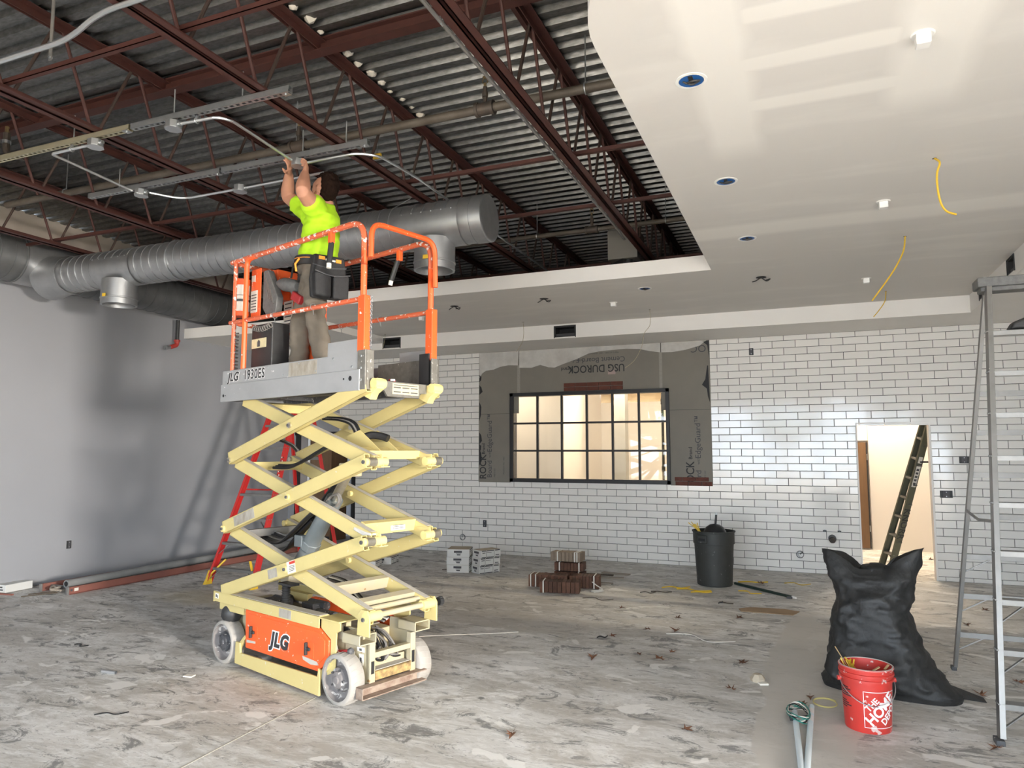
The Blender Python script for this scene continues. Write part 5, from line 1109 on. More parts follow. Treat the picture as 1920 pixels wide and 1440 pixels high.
obj('belt_stitching', MB().tube([belt_pt(a, .012, .0155) for a in np.linspace(.4, 1.4, 8)], .003, 5), 'orange_tab', belt)
def pouch(a, w, h, d, zt, nm='tool_pouch'):
    o_ = belt_pt(a, zt, .016); n_ = (o_-bc); n_.z = 0; n_.normalize(); t_ = V((-n_.y, n_.x, 0)); fr = lambda u, v, w_: o_ + t_*u + n_*w_ + V((0, 0, v))
    p = obj(nm, MB().prism([(-w*.42, .03), (w*.42, .03), (w*.5, -h*.55), (w*.46, -h), (-w*.46, -h), (-w*.5, -h*.55)], 0, d*.45, fr), 'pouch', person, bevel=.02)
    obj('outer_pocket', MB().prism([(-w*.47, -h*.38), (-w*.02, -h*.46), (-w*.02, -h*1.0), (-w*.44, -h*.98)], d*.3, d, fr).prism([(w*.02, -h*.46), (w*.46, -h*.40), (w*.44, -h*1.02), (w*.02, -h*1.03)], d*.3, d, fr), 'pouch', p, bevel=.018)
    obj('pocket_edge', MB().tube([fr(-w*.47, -h*.38, d*1.0), fr(-w*.2, -h*.45, d*1.02), fr(0, -h*.47, d), fr(w*.25, -h*.45, d*1.02), fr(w*.46, -h*.40, d)], .005, 5), 'ink_grey', p); obj('pocket_edge', MB().tube([fr(-w*.45, -h*.18, d*.46), fr(0, -h*.24, d*.5), fr(w*.45, -h*.18, d*.46)], .005, 5), 'ink_grey', p)
    obj('pocket_tab', MB().prism([(-w*.30, -.012), (-w*.14, -.012), (-w*.14, .012), (-w*.30, .012)], d*.46, d*.52, fr).prism([(w*.16, -.022), (w*.30, -.022), (w*.30, .004), (w*.16, .004)], d*.46, d*.52, fr), 'orange_tab', p); obj('pocket_stripe', MB().prism([(-w*.12, -.014), (w*.14, -.018), (w*.14, -.006), (-w*.12, -.002)], d*.46, d*.51, fr), 'paper', p)
pouch(PI*.68, .29, .30, .12, .01); pouch(-PI*.35, .18, .20, .09, .0)
obj('belt_hook', MB().tube([belt_pt(PI*.28, .0, .02), belt_pt(PI*.28, -.05, .05), belt_pt(PI*.28, -.10, .03)], .008, 6), 'orange_tab', belt)

# ================================================================== LADDERS
def channel(mb, p, q, w, d, up, th=.005, flip=1):
    """C-section rail from p to q: web of width d along 'up', flanges w wide"""
    p, q, up = V(p), V(q), V(up); dr = (q-p).normalized(); u = (up-dr*up.dot(dr)).normalized(); x = dr.cross(u)*flip; R_ = Matrix((dr, x, u)).transposed(); L = (q-p).length; c = (p+q)/2
    mb.box(c, (L, th, d), R_); 
    for s in (-1, 1): mb.box(c+x*w/2+u*s*(d/2-th/2), (L, w, th), R_)
    return mb
def step_ladder(name, label, loc, rz, wb, wt, sp, k, h, steps, rail_m, step_m, back_m, foot, top_m, bars, rungs=False):
    """feet at local y=0 (front) and y=sp (back); top at y=sp*k"""
    t = thing(name, label, 'step ladder', loc, rz); yt = sp*k
    def fr(s, z): f_ = z/h; return V((s*(wb/2+(wt/2-wb/2)*f_), yt*f_, z))
    def bk(s, z): f_ = z/h; return V((s*(wb/2*.94+(wt/2*.94-wb/2*.94)*f_), sp+(yt+.10-sp)*f_, z))
    for s in (-1, 1):
        r = obj('front_rail', channel(MB(), fr(s, .03), fr(s, h-.04), .028, .078, (0, 1, 0), .005, s), rail_m, t, bevel=.0015)
        b = obj('back_rail', channel(MB(), bk(s, .03), bk(s, h-.06), .022, .05, (0, 1, 0), .005, s), back_m, t, bevel=.0015)
        if foot:
            obj('shoe', MB().prism([(-.06, 0), (.055, 0), (.05, .05), (.035, .16), (.02, .165), (-.02, .06)], -.02, .024, lambda u, v, w: fr(s, 0)+V((w, u, v))), foot, r, bevel=.004)
            obj('shoe_brace', MB().beam(fr(s, .10)+V((-s*.0, -.02, 0)), fr(s, .30)+V((-s*.16, 0, 0)), .03, .02), foot, r, bevel=.003); obj('shoe', MB().box(bk(s, .035), (.035, .07, .07)), foot, b, bevel=.004)
        else: obj('rubber_foot', MB().box(fr(s, .015), (.045, .09, .03)), 'hub_dark', r, bevel=.004); obj('rubber_foot', MB().box(bk(s, .015), (.035, .06, .03)), 'hub_dark', b, bevel=.004)
        for i in range(len(steps)):
            for dy in (-.015, .015): obj('rivet', MB().lathe([(.007, 0), (.005, .004), (.001, .005)], 6, fr(s, steps[i])+V((s*.006, dy, 0)), (s, 0, 0)), 'alu', r)
            obj('rivet', MB().lathe([(.007, .0), (.005, .004), (.001, .005)], 6, fr(s, steps[i])+V((s*.004, -.042, 0)), (0, -1, 0)), 'alu', r)
    for i, z in enumerate(steps):
        a, b = fr(-1, z), fr(1, z); st = obj('step', MB().box((a+b)/2, (b.x-a.x-.008, .078, .006)).box((a+b)/2+V((0, -.038, -.014)), (b.x-a.x-.008, .004, .03)).box((a+b)/2+V((0, .038, -.014)), (b.x-a.x-.008, .004, .03)), step_m, t, bevel=.001)
        if i < 3:
            for s in (-1, 1): obj('step_brace', MB().beam(fr(s, z-.14)+V((-s*.01, -.01, 0)), V((fr(s, z).x-s*.16, fr(s, z).y-.01, z-.012)), .016, .006), step_m, st)
    for z, br in bars:
        a, b = bk(-1, z), bk(1, z); st = obj('back_bar', MB().box((a+b)/2, (b.x-a.x, .012, .038)), step_m if not rungs else back_m, t, bevel=.001)
        if br:
            for s in (-1, 1): obj('bar_brace', MB().beam(bk(s, z-.13), V((bk(s, z).x-s*.2, bk(s, z).y, z)), .014, .008), step_m if not rungs else back_m, st)
    c = fr(-1, h)+V((wt/2, .06, 0)); obj('top_cap', MB().box(c+V((0, .0, 0)), (wt+.10, .17, .065)).box(c+V((0, 0, -.04)), (wt+.06, .12, .04)), top_m, t, bevel=.008)
    for s in (-1, 1):
        z = h*.44; a, b = fr(s, z), bk(s, z); m_ = a.lerp(b, .5)+V((0, 0, -.03)); obj('spreader', MB().beam(a, m_, .006, .02).beam(m_, b, .006, .02), back_m, t)
    return t, fr, bk
zs = [.215, .50, .775, 1.05, 1.335, 1.62, 1.89, 2.16, 2.43]
al, fr, bk = step_ladder('step_ladder', 'tall aluminium step ladder standing at the right edge of the picture', (1.335, 4.93, 0), 0, .77, .36, 1.50, .415, 2.78, zs, 'alu', 'alu', 'alu_dark', None, 'tool_grey', [(.28, 1), (.58, 1), (.88, 1), (1.18, 0), (1.48, 0), (1.78, 0), (2.05, 0)], True)
for k in range(9): obj('plaster_splash', MB().lathe([(.02+.012*random.random(), 0), (.012, .006), (.001, .008)], 7, (-.20+random.uniform(0, .14), .62+.06+random.uniform(-.06, .06), 2.81)), 'white_print', al)
t = thing('paint_tray', 'dark plastic tray resting on the aluminium ladder\'s upper step', 'tray', (1.40, 5.49, 2.44))
obj('tray_body', MB().prism([(-.15, 0), (.3, 0), (.32, .07), (-.06, .075), (-.12, .05)], -.035, .10, lambda u, v, w: (u, w, v)), 'black', t, bevel=.02); obj('tray_lip', MB().box((.13, .03, .073), (.36, .15, .008)), 'hub_dark', t, bevel=.003)
rd, fr2, bk2 = step_ladder('step_ladder', 'red fibreglass step ladder with yellow shoes behind the scissor lift', V((-6.97, 6.92, 0))+V((.3895, -.027, 0)), math.radians(-4), .78, .38, 1.6, .6, 2.62, [.20, .50, .80, 1.10, 1.40, 1.70, 2.0, 2.3], 'fg_red', 'alu', 'fg_red', 'yellow', 'yellow', [(.35, 1), (.75, 0), (1.15, 0), (1.55, 0)], False)
for k in range(7):
    for j in range(2): obj('hole_strip', MB().box(fr2(1, 1.30+k*.045)+V((.004, -.043, 0))+V(((j-.5)*.0-.012+.02*j, 0, 0)), (.012, .004, .018)), 'ink' if (k+j) % 2 else 'paper', rd)
# extension ladder lying by the left wall
e0, e1 = V((-8.43, 5.86, 0)), V((-7.93, 5.79, 0)); ax_ = V((.03, 1, 0)).normalized(); EL = 4.6
t = thing('extension_ladder', 'faded red fibreglass ladder lying along the foot of the left wall', 'ladder', (e1.x, e1.y, 0), math.atan2(ax_.y, ax_.x)-PI/2)
for x, f_ in ((0, 1), (-.48, -1)):
    r = obj('rail', channel(MB(), (x, 0, .045), (x, EL, .045), .03, .085, (0, 0, 1), .005, f_), 'fg_faded', t, bevel=.001); obj('end_cap', MB().box((x, -.008, .045), (.04, .02, .09)), 'alu_dark', r, bevel=.003)
obj('rail_sticker', MB().bb((.004, .07, .03), (.006, .12, .065)), 'paper', t); obj('rail_sticker', MB().bb((.004, .025, .035), (.006, .05, .06)), 'ink_grey', t)
for k in range(15): obj('rung', MB().box((-.24, .12+k*.305, .05), (.475, .03, .03)), 'alu', t, bevel=.004)
tag(obj('rope_bundle', MB().tube(smooth_path([V((-8.30, 5.84, .02)), V((-8.22, 5.90, .05)), V((-8.16, 5.83, .06)), V((-8.25, 5.80, .03)), V((-8.12, 5.88, .02)), V((-8.18, 5.76, .05)), V((-8.28, 5.86, .06)), V((-8.1, 5.82, .03))], 6), .012, 6), 'wood_strip'), 'tangle of grey rope at the end of the lying ladder', 'rope')
for k, (a, b) in enumerate((((-8.36, 5.62), (-8.20, 5.84)), ((-8.30, 5.50), (-8.12, 5.80)))): tag(obj('rope_tail', MB().tube([(a[0], a[1], .006), (b[0], b[1], .012)], .006, 6), 'twig'), ('longer' if k else 'shorter') + ' dark rope tail on the floor by the lying ladder', 'rope')
q0, q1 = fl(124, 1095, .112), fl(395, 1046, .112); t = thing('foam_tube', 'grey tube of pipe lagging lying on the rungs of the floor ladder', 'tube', q0); dq = (q1-q0).normalized()
obj('lagging', MB().tube([V((0, 0, 0)), dq*1.2+V((-.01, 0, 0)), dq*2.4, dq*4.0+V((-.02, 0, 0))], .046, 12), 'foam', t); obj('end_hole', MB().cyl(dq*-.003, dq*.002, .03, 12), 'dark', t)
# olive ladder leaning in the doorway
p0, p1 = V((.95, 11.6, 0)), V((1.47, 11.02, 2.16)); d_ = (p1-p0).normalized(); side = V((-.50, .86, 0)).normalized(); side = (side-d_*side.dot(d_)).normalized(); nrm = d_.cross(side); R_ = Matrix((side, nrm, d_)).transposed()
L_ = 2.3
pl0 = on(1668, 1066, 2, .0); 
t = thing('olive_ladder', 'olive green ladder leaning inside the low doorway', 'ladder', fl(1659, 1066))
# rails run up to the door head; built from where the photo shows their feet and heads
nb, nt_ = fl(1672, 1066), on(1742, 800, 1, 11.0); fb, ft_ = fl(1652, 1060), on(1730, 795, 1, 11.25); o_ = V(t.location)
wdir = (nb-fb); 
for (a, b, f_) in ((nb-o_, nt_-o_, 1), (fb-o_, ft_-o_, -1)):
    r = obj('rail', channel(MB(), a, b, .03, .085, (.92, .30, 0), .006, f_), 'olive', t, bevel=.001)
    if f_ == 1:
        dq = (b-a).normalized(); uq = V((.92, .30, 0)); uq = (uq-dq*uq.dot(dq)).normalized(); nq = dq.cross(uq); nq = nq if nq.y < 0 else -nq; Rm = Matrix((-dq, uq*1, nq)).transposed()
        if Rm.determinant() < 0: Rm = Matrix((-dq, -uq, nq)).transposed()
        tx = text('lettering', 'KNORR', .115, 'ink', r, a+dq*.68+nq*.0045, Rm.to_euler(), .0015, sx=1.15)
        st = obj('rail_sticker', MB().box(a+dq*1.38+nq*.0045, (.30, .055, .002), Rm), 'paper', r); 
        for k in range(5): obj('sticker_text', MB().box(a+dq*(1.28+k*.05)+nq*.006, (.03, .035, .002), Rm), 'ink_grey', r)
        obj('rail_sticker', MB().box(a+dq*1.62+nq*.0045, (.09, .05, .002), Rm), 'paper', r)
for k in range(7):
    f_ = .10+k*.135; a, b = (nb-o_).lerp(nt_-o_, f_), (fb-o_).lerp(ft_-o_, f_); st = obj('rung', MB().beam(a, b, .07, .03), 'alu', t, bevel=.003); obj('rung_gusset', MB().beam(a-V((0, 0, .09)), a.lerp(b, .6), .05, .006), 'alu', st)
obj('hook', MB().cyl((nb-o_).lerp(nt_-o_, .76), (nb-o_).lerp(nt_-o_, .76)+V((.12, .02, 0)), .012, 8), 'black', t)

# ================================================================== THINGS ON THE FLOOR
# cartons of tiles
def carton(p, rz, label, s=(.31, .33, .102), marks=True, m='carton', group='white tile cartons in two stacks'):
    t = thing('tile_carton', label, 'carton', p, rz, group); x, y, z = s
    obj('box_body', MB().box((0, 0, z/2), (x, y, z)), m, t, bevel=.003); obj('lid_flap', MB().box((0, 0, z+.0008), (x*.97, y*.97, .0016)), 'carton_kraft', t)
    f = obj('end_print', MB().bb((-.06, -y/2-.0012, z*.55), (.05, -y/2, z*.82)).bb((-.02, -y/2-.0012, z*.22), (.03, -y/2, z*.36)).bb((-.03, -y/2-.0012, z*.44), (.04, -y/2, z*.49)), 'ink_grey', t)
    mb = MB(); e = x/2
    for a, b in ((-.15, -.08), (-.07, .05), (.07, .15)): mb.bb((e, a, z*.86), (e+.0012, b, z*.97)).bb((e, a, z*.03), (e+.0012, b, z*.12))
    mb.bb((e, -.14, z*.62), (e+.0012, -.09, z*.70)).bb((e, -.07, z*.64), (e+.0012, .01, z*.70)).bb((e, .08, z*.24), (e+.0012, .14, z*.34)).bb((e, -.081, .004), (e+.0008, -.077, z-.004)).bb((e, .055, .004), (e+.0008, .059, z-.004)); obj('side_print', mb, 'ink', t)
    return t
lv = ['bottom', 'middle', 'top']
for k in range(3): carton((-4.50+.01*(k == 2)-.008*k, 9.02, .104*k), math.radians(14+2*k), 'white printed tile carton, %s of the left stack of three' % lv[k])
for k in range(3): carton((-4.13+.008*k, 9.05, .104*k), math.radians(-34+2*k), 'white printed tile carton, %s of the right stack of three' % lv[k], (.20, .33, .102))
for (px_, py_), s, rz in (((690, 1063), 'behind the lift, left one', .3), ((722, 1055), 'behind the lift, right one', .2)):
    q = fl(px_, py_); carton(q, rz, 'white tile carton on the floor ' + s, group='white tile cartons behind the lift')
q = fl(5, 1111); t = thing('open_carton', 'white carton with a dark print lying by the left wall', 'carton', (q.x-.1, q.y+.12, 0), .1); obj('box_body', MB().box((0, 0, .05), (.36, .34, .09)), 'carton', t, bevel=.004); obj('print_mark', MB().bb((.08, -.172, .06), (.13, -.17, .075)).bb((.05, -.172, .03), (.14, -.17, .045)), 'ink_grey', t)
obj('tray_edge', MB().box((.08, -.22, .008), (.55, .03, .016)), 'fg_faded', t)
# strapped bundles of thin brick
def brick_bundle(p, rz, label, n, size, m, straps, flat=False):
    """n slips standing side by side along x; size = (slip thickness, depth, height)"""
    t = thing('brick_bundle', label, 'brick bundle', p, rz, 'strapped bundles of thin brick'); a, d, h = size
    for k in range(n): obj('brick', MB().box(((k-(n-1)/2)*a, random.uniform(-.004, .004), h/2+random.uniform(0, .003)), (a*.90, d, h-random.uniform(0, .006))), m, t, bevel=.002)
    L = n*a
    for x in straps: obj('strap', MB().bb((x-.007, -d/2-.008, h+.005), (x+.007, d/2+.008, h+.008)).bb((x-.007, -d/2-.009, .002), (x+.007, -d/2-.006, h+.007)).bb((x-.007, d/2+.006, .002), (x+.007, d/2+.009, h+.007)), 'strap', t)
    return t
q = V((-2.98, 8.30, 0))
brick_bundle((-2.74, 8.13, 0), math.radians(12), 'strapped brown brick bundle lying nearest in front of the pile', 9, (.052, .19, .13), 'brick_brown', (-.19,))
brick_bundle((-2.98, 8.42, 0), math.radians(8), 'long strapped brown brick bundle at the left of the pile', 12, (.040, .20, .145), 'brick_brown', (-.21, -.15))
brick_bundle((-2.55, 8.52, 0), math.radians(8), 'strapped brown brick bundle at the right end of the pile', 9, (.040, .20, .145), 'brick_brown', (.12,))
brick_bundle((-2.83, 8.80, 0), math.radians(5), 'strapped brown brick bundle at the bottom of the standing stack', 9, (.042, .20, .135), 'brick_brown', (.13,))
brick_bundle((-2.83, 8.80, .147), math.radians(7), 'strapped brick bundle in the middle of the stack with tan ends', 9, (.042, .20, .10), 'brick_brown', (-.12, .13))
brick_bundle((-2.86, 8.79, .262), math.radians(-2), 'tan topped strapped brick bundle on top of the stack', 8, (.050, .20, .115), 'brick_tan', (-.10, .13, .16))
tag(obj('loose_strap', MB().tube(smooth_path([(-2.42, 8.36, .10), (-2.36, 8.36, .06), (-2.28, 8.30, .03), (-2.40, 8.26, .01), (-2.27, 8.33, .012), (-2.36, 8.22, .006)], 6), .006, 5), 'strap'), 'loose white strap sticking out right of the brick bundles', 'strap')
for (a, b, y_, w, m_) in (((1092, 1076), (1150, 1080), 0, .06, 'twig'), ((1088, 1082), (1170, 1085), 0, .08, 'wood_strip'), ((1130, 1074), (1180, 1079), 0, .09, 'wood_strip'), ((1105, 1093), (1148, 1096), 0, .10, 'wood_strip')):
    p, q = fl(*a), fl(*b); L = (q-p).length; t = tag(obj('wood_strip', MB().box((0, 0, .008), (L, w, .014)), m_, None, (p+q)/2, (0, 0, math.atan2((q-p).y, (q-p).x)), bevel=.002), {1092: 'dark narrow wood strip right of the bricks', 1088: 'front long grey wood strip right of the bricks', 1130: 'grey wood strip lying farthest right of the bricks', 1105: 'short pale wood offcut in front of the strips'}[a[0]], 'wood strip')
# bin
t = thing('waste_bin', 'tall dark grey round bin standing against the tiled wall', 'bin', (-1.11, 9.30, 0)); BH = .665
obj('bin_body', MB().lathe([(.001, .0), (.20, 0), (.212, .01), (.238, BH-.16), (.250, BH-.155), (.252, BH-.02), (.262, BH-.015), (.264, BH), (.246, BH), (.240, BH-.14), (.205, .03), (.001, .03)], 36), 'bin', t, angle=30)
for a in (-2.0, 1.14): 
    c, s_ = math.cos(a), math.sin(a); R_ = Matrix.Rotation(a, 3, 'Z'); h = obj('grip', MB().box((c*.262, s_*.262, BH-.09), (.03, .13, .10), R_), 'bin', t, bevel=.01); obj('grip_slot', MB().box((c*.2785, s_*.2785, BH-.095), (.004, .09, .03), R_), 'dark', h)
obj('contents', MB().lathe([(.001, BH-.22), (.235, BH-.22)], 20), 'dark', t)
t = thing('rubber_plunger', 'black domed rubber disc with a short handle on top of the bin', 'dome', (-1.09, 9.26, BH-.06)); obj('dome', MB().lathe([(.150, -.08), (.148, 0), (.135, .055), (.105, .105), (.06, .135), (.001, .147)], 28), 'hose', t); obj('handle', MB().cyl((.01, 0, .14), (.02, .01, .255), .013, 10), 'hose', t); obj('handle_eye', MB().tube(arc((.021, .01, .265), .010, 0, 2*PI, 10, (1, 0, 0), (0, 0, 1)), .004, 5), 'galv', t)
mb = MB()
for k in range(7): mb.tube([(-1.27+k*.006, 9.22, BH-.04), (-1.33-.012*k+.03*(k % 3), 9.19, BH+.07+.012*(k % 4))], .0055, 5)
tag(obj('cable_offcuts', mb, 'wire_yellow', kind='stuff'), 'yellow cable offcuts sticking out of the bin', 'cable')
p, q = fl(1378, 1096), fl(1493, 1124); t = thing('broom_pole', 'long dark pole with a white tip lying right of the bin', 'pole', p); obj('pole', MB().cyl((0, 0, .016), (q-p)*.94+V((0, 0, .016)), .016, 10), mat('dark_green_pole', (.015, .03, .022), .4), t); obj('tip', MB().cyl((q-p)*.94+V((0, 0, .016)), (q-p)+V((0, 0, .016)), .013, 10, .009), 'white_plastic', t); obj('clip', MB().box((q-p)*.93+V((-.02, -.03, .012)), (.06, .03, .02)), 'black', t)
# black bin liner
def bag():
    t = thing('bin_liner', 'stuffed black bin liner standing behind the red bucket', 'bag', (.42, 5.72, 0), math.radians(-10)); rr = random.Random(11)
    from mathutils import noise as NZ
    #        z,  x-centre, half width, y-centre, half depth
    rows = [(0, .06, .42, 0, .19), (.03, .06, .43, 0, .20), (.10, .035, .36, 0, .215), (.25, -.01, .30, .0, .22), (.40, -.025, .265, .01, .205), (.55, -.04, .235, .02, .19), (.65, -.035, .25, .03, .17), (.75, -.03, .285, .04, .14), (.82, -.02, .315, .05, .10), (.86, -.02, .325, .05, .07)]
    n = 120; mb = MB(); vs = []
    def P_(i, j, sc=1.):
        z, cx, hw, cy, hd = rows[i]; a = 2*PI*j/n; c, s = math.cos(a), math.sin(a); e = .55
        x = cx+hw*sc*math.copysign(abs(c)**e, c); y = cy+hd*sc*math.copysign(abs(s)**.8, s); return V((x, y, z))
    fine = []; m = 9
    for i in range(len(rows)-1):
        for q in range(m if i < len(rows)-2 else m+1): fine.append((i, q/m))
    for i, f in fine:
        for j in range(n):
            p = P_(i, j).lerp(P_(i+1, j), f); top = max(0, p.z-.60)/.26; u = (p.x+.03)/.32
            lift_ = top*((.155 if u > 0 else .10)*max(0, abs(u)-.28)**(.95 if u > 0 else .6) - .04*math.exp(-(u*3)**2)*1.2)
            w = NZ.noise(p*4.0+V((3, 1, 2)))*.030+NZ.noise(p*10)*.012-abs(NZ.noise(V((p.x*6-p.z*5, p.y*7, p.z*9))))*.030-abs(NZ.noise(V((p.x*9+p.z*4, p.y*9, p.z*14))+V((5, 2, 7))))*.026-abs(NZ.noise(V((p.x*16-p.z*10, p.y*14, p.z*22))+V((1, 8, 4))))*.012+.02
            dirn = V((p.x, p.y*1.6, 0)).normalized(); p = p+dirn*w*(.35 if p.z < .04 else 1); p.z = max(0, p.z+lift_+(NZ.noise(p*8)*.02 if p.z > .6 else 0)); vs.append(p)
    k = len(fine); fs = [(i*n+j, i*n+(j+1) % n, (i+1)*n+(j+1) % n, (i+1)*n+j) for i in range(k-1) for j in range(n)] + [tuple(range(n))[::-1]]
    # gathered, folded-in mouth
    for q, (sc, dz) in enumerate(((.86, -.03), (.55, -.07), (.2, -.05), (.02, -.05))):
        for j in range(n):
            b = vs[(k-1)*n+j]; c = V((rows[-1][1], rows[-1][3], b.z)); p = c.lerp(b, sc); p.z = b.z*(1 if sc > .5 else .0)+(0 if sc > .5 else .83)+dz+.03*NZ.noise(p*14); vs.append(p)
    K = k+4; fs += [(i*n+j, i*n+(j+1) % n, (i+1)*n+(j+1) % n, (i+1)*n+j) for i in range(k-1, K-1) for j in range(n)]
    mb.add(vs, fs); o = obj('liner', mb, 'bag', t, angle=70)
    obj('tied_top', MB().lathe([(.001, .0), (.10, .0), (.12, .04), (.09, .07), (.07, .066), (.04, .085), (.001, .08)], 9, (.0, .08, .765)), 'bag', t, angle=70)
    obj('corner_fold', MB().add([(.34, .05, .004), (.62, .06, .0), (.60, .16, .004), (.38, .18, .06), (.36, .10, .07)], [(0, 1, 4), (1, 2, 3, 4), (0, 4, 3), (0, 3, 2, 1)]), 'bag', t)
    return t
bag()
# red bucket
bq = V((.285, 4.93, 0)); t = thing('bucket', 'paint-splattered red plastic bucket in front of the black bin liner', 'bucket', bq, math.radians(0)); H_ = .365
obj('bucket_body', MB().lathe([(.001, .004), (.120, .004), (.126, 0), (.1285, .01), (.141, H_-.075), (.151, H_-.073), (.151, H_-.062), (.1435, H_-.06), (.1445, H_-.045), (.154, H_-.043), (.154, H_-.032), (.146, H_-.03), (.147, H_-.012), (.153, H_-.010), (.153, H_), (.143, H_), (.136, H_-.08), (.122, .02), (.001, .02)], 44), 'bucket', t, angle=30)
obj('bucket_rim_paint', MB().lathe([(.1535, H_-.004), (.150, H_+.0015), (.143, H_+.0015), (.1425, H_-.01)], 44), 'mud', t)
obj('contents', MB().lathe([(.001, H_-.13), (.13, H_-.13)], 24), 'dark', t)
va = math.atan2(-bq.y, -bq.x)
def wrap(az0, z0, rot):
    def f(co):
        x, z = co.x*math.cos(rot)-co.y*math.sin(rot), co.x*math.sin(rot)+co.y*math.cos(rot); zz = z0+z; r = .1285+(zz-.01)/(H_-.085)*.0125+.0012+co.z; a = az0+x/.135
        return V((r*math.cos(a), r*math.sin(a), zz))
    return f
az = va+.62; rt = math.radians(47)
def word(s, size, along, across, off, sx=1.):
    cr, sr = math.cos(rt), math.sin(rt)
    g = wrap(az, .138, 0)
    def f(co):
        x, y = co.x+along, co.y+across; return g(V((x*cr-y*sr, x*sr+y*cr, co.z)))
    return text('lettering', s, size, 'white_print', t, (0, 0, 0), (0, 0, 0), off, .0004, sx=sx, bend=f)
word('THE', .050, -.018, .062, .0012, .95); word('HOME', .085, .0, .006, .0026, .92); word('DEPOT', .058, .025, -.055, .0014, .85)
mb = MB(); g = wrap(az, .138, 0); N_ = 20
def strip(x0, x1, z0, z1, k=14):
    vs = []
    for i in range(k+1):
        x = x0+(x1-x0)*i/k; vs += [g(V((x, z0, 0))), g(V((x, z1, 0)))]
    mb.add(vs, [(2*i, 2*i+2, 2*i+3, 2*i+1) for i in range(k)])
strip(-.104, .104, .100, .1035); strip(-.104, .104, -.1035, -.100); strip(-.104, -.1005, -.10, .10, 2); strip(.1005, .104, -.10, .10, 2)
obj('printed_frame', mb, 'white_print', t)
mb = MB(); g = wrap(va-.95, .17, 0)
for r_ in range(9): strip(-.05, .02+.02*math.sin(r_*2.1), .07-r_*.012-(.02 if r_ > 4 else 0), .077-r_*.012-(.02 if r_ > 4 else 0), 6)
obj('small_print', mb, 'ink', t)
hp_ = [V((.152*math.cos(va+a), .152*math.sin(va+a), H_-.085+(-.115*math.cos((a-.3)/1.55*PI/2) if abs(a-.3) < 1.55 else 0))) for a in np.linspace(-1.25, 1.85, 22)]
hp_ = [V((p.x*(1.02), p.y*(1.02), p.z)) for p in hp_]; obj('wire_handle', MB().tube(hp_, .0028, 6), 'galv', t); obj('handle_grip', MB().tube(hp_[11:15], .008, 8), 'white_plastic', t)
for s_, a in (('a', va-1.25), ('b', va+1.85)): obj('handle_boss', MB().cyl((.146*math.cos(a), .146*math.sin(a), H_-.085), (.166*math.cos(a), .166*math.sin(a), H_-.085), .014, 10), 'bucket', t)
t = thing('stir_stick', 'thin wooden stick leaning out of the red bucket', 'stick', bq+V((-.08, .04, H_-.12))); obj('stick', MB().beam((0.03, 0, 0), (-.085, -.01, .20), .011, .005), 'lumber', t); obj('dried_paint', MB().beam((0.03, 0, 0), (-.0, -.002, .05), .013, .007), 'mud', t)
mb = MB(); rr = random.Random(4)
for k in range(9): a = V((rr.uniform(-.03, .03), rr.uniform(-.03, .03), 0)); mb.tube(smooth_path([a, a+V((rr.uniform(-.03, .03), rr.uniform(-.02, .02), .06)), a+V((rr.uniform(-.05, .02), rr.uniform(-.03, .03), .12+rr.uniform(0, .03)))], 4), .0045, 5)
tag(obj('cable_scraps', mb, 'wire_yellow', None, bq+V((-.075, .05, H_-.13)), kind='stuff'), 'yellow cable scraps poking out of the red bucket', 'cable')
for dx, dy, rz in ((.05, -.10, .4), (.11, -.04, .9)): tag(obj('wood_chip', MB().box((0, 0, 0), (.045, .012, .006)), 'lumber', None, bq+V((dx, dy, H_+.004)), (0, -.5, rz)), 'small wooden chip on the bucket rim, %s one' % ('left' if dx < .1 else 'right'), 'chip', 'wooden chips on the bucket rim')
# pvc pipes and teal wire coil
def pvc(pxa, pxb, label, lab=False):
    a, b = fl(*pxa, .017), fl(*pxb, .017); d_ = (a-b).normalized(); t = thing('pvc_pipe', label, 'pipe', a); e = b-a-d_*.32
    n_ = 18; mb = MB().tube([V((0, 0, 0)), e], .0168, n_, False).tube([V((0, 0, 0)), e], .0140, n_, False); obj('pipe_wall', mb, 'pvc', t, angle=80); obj('bore', MB().cyl(e.normalized()*.01, e.normalized()*.012, .0139, 12), 'dark', t)
    if lab:
        for f0, f1 in ((.07, .16), (.20, .30)): obj('pipe_label', MB().tube([e.normalized()*f0, e.normalized()*f1], .0171, 18, False), 'white_print', t)
    return t
pvc((1490, 1335), (1502.5, 1440), 'pale blue pvc pipe with wire coiled at its end, lying left of its pair'); pvc((1522, 1325), (1513.5, 1440), 'pale blue pvc pipe with white labels, lying right of its pair', True)
q = fl(1497, 1352); t = thing('wire_coil', 'coil of teal, black and white wire on the end of the left pipe', 'wire coil', (q.x-.0, q.y+.03, .0), .15); rr = random.Random(2)
for k in range(7):
    m_ = ('teal', 'hose', 'strap')[k % 3]; r0 = .10+rr.uniform(-.012, .012); obj('wire_turn', MB().tube([V((.60*r0*math.cos(a)+rr.uniform(-.002, .002), 1.25*r0*math.sin(a), .030+.012*math.sin(a*2+k)+.004*k)) for a in np.linspace(0, 2*PI, 30)], .0032, 5), m_, t)
obj('wire_tie', MB().box((-.05, -.07, .03), (.02, .05, .02)), 'hose', t)
q = fl(1547, 1319); tag(obj('wire_ring', MB().tube([V((.072*math.cos(a), .085*math.sin(a), .004)) for a in np.linspace(0, 2*PI, 36)], .0035, 6).tube([V((.076*math.cos(a)+.004, .088*math.sin(a), .008)) for a in np.linspace(.6, 5.4, 30)], .003, 6), mat('pale_yellow_wire', (.58, .50, .20), .5), None, q), 'flat ring of pale yellow wire on the floor behind the pipes', 'wire ring')
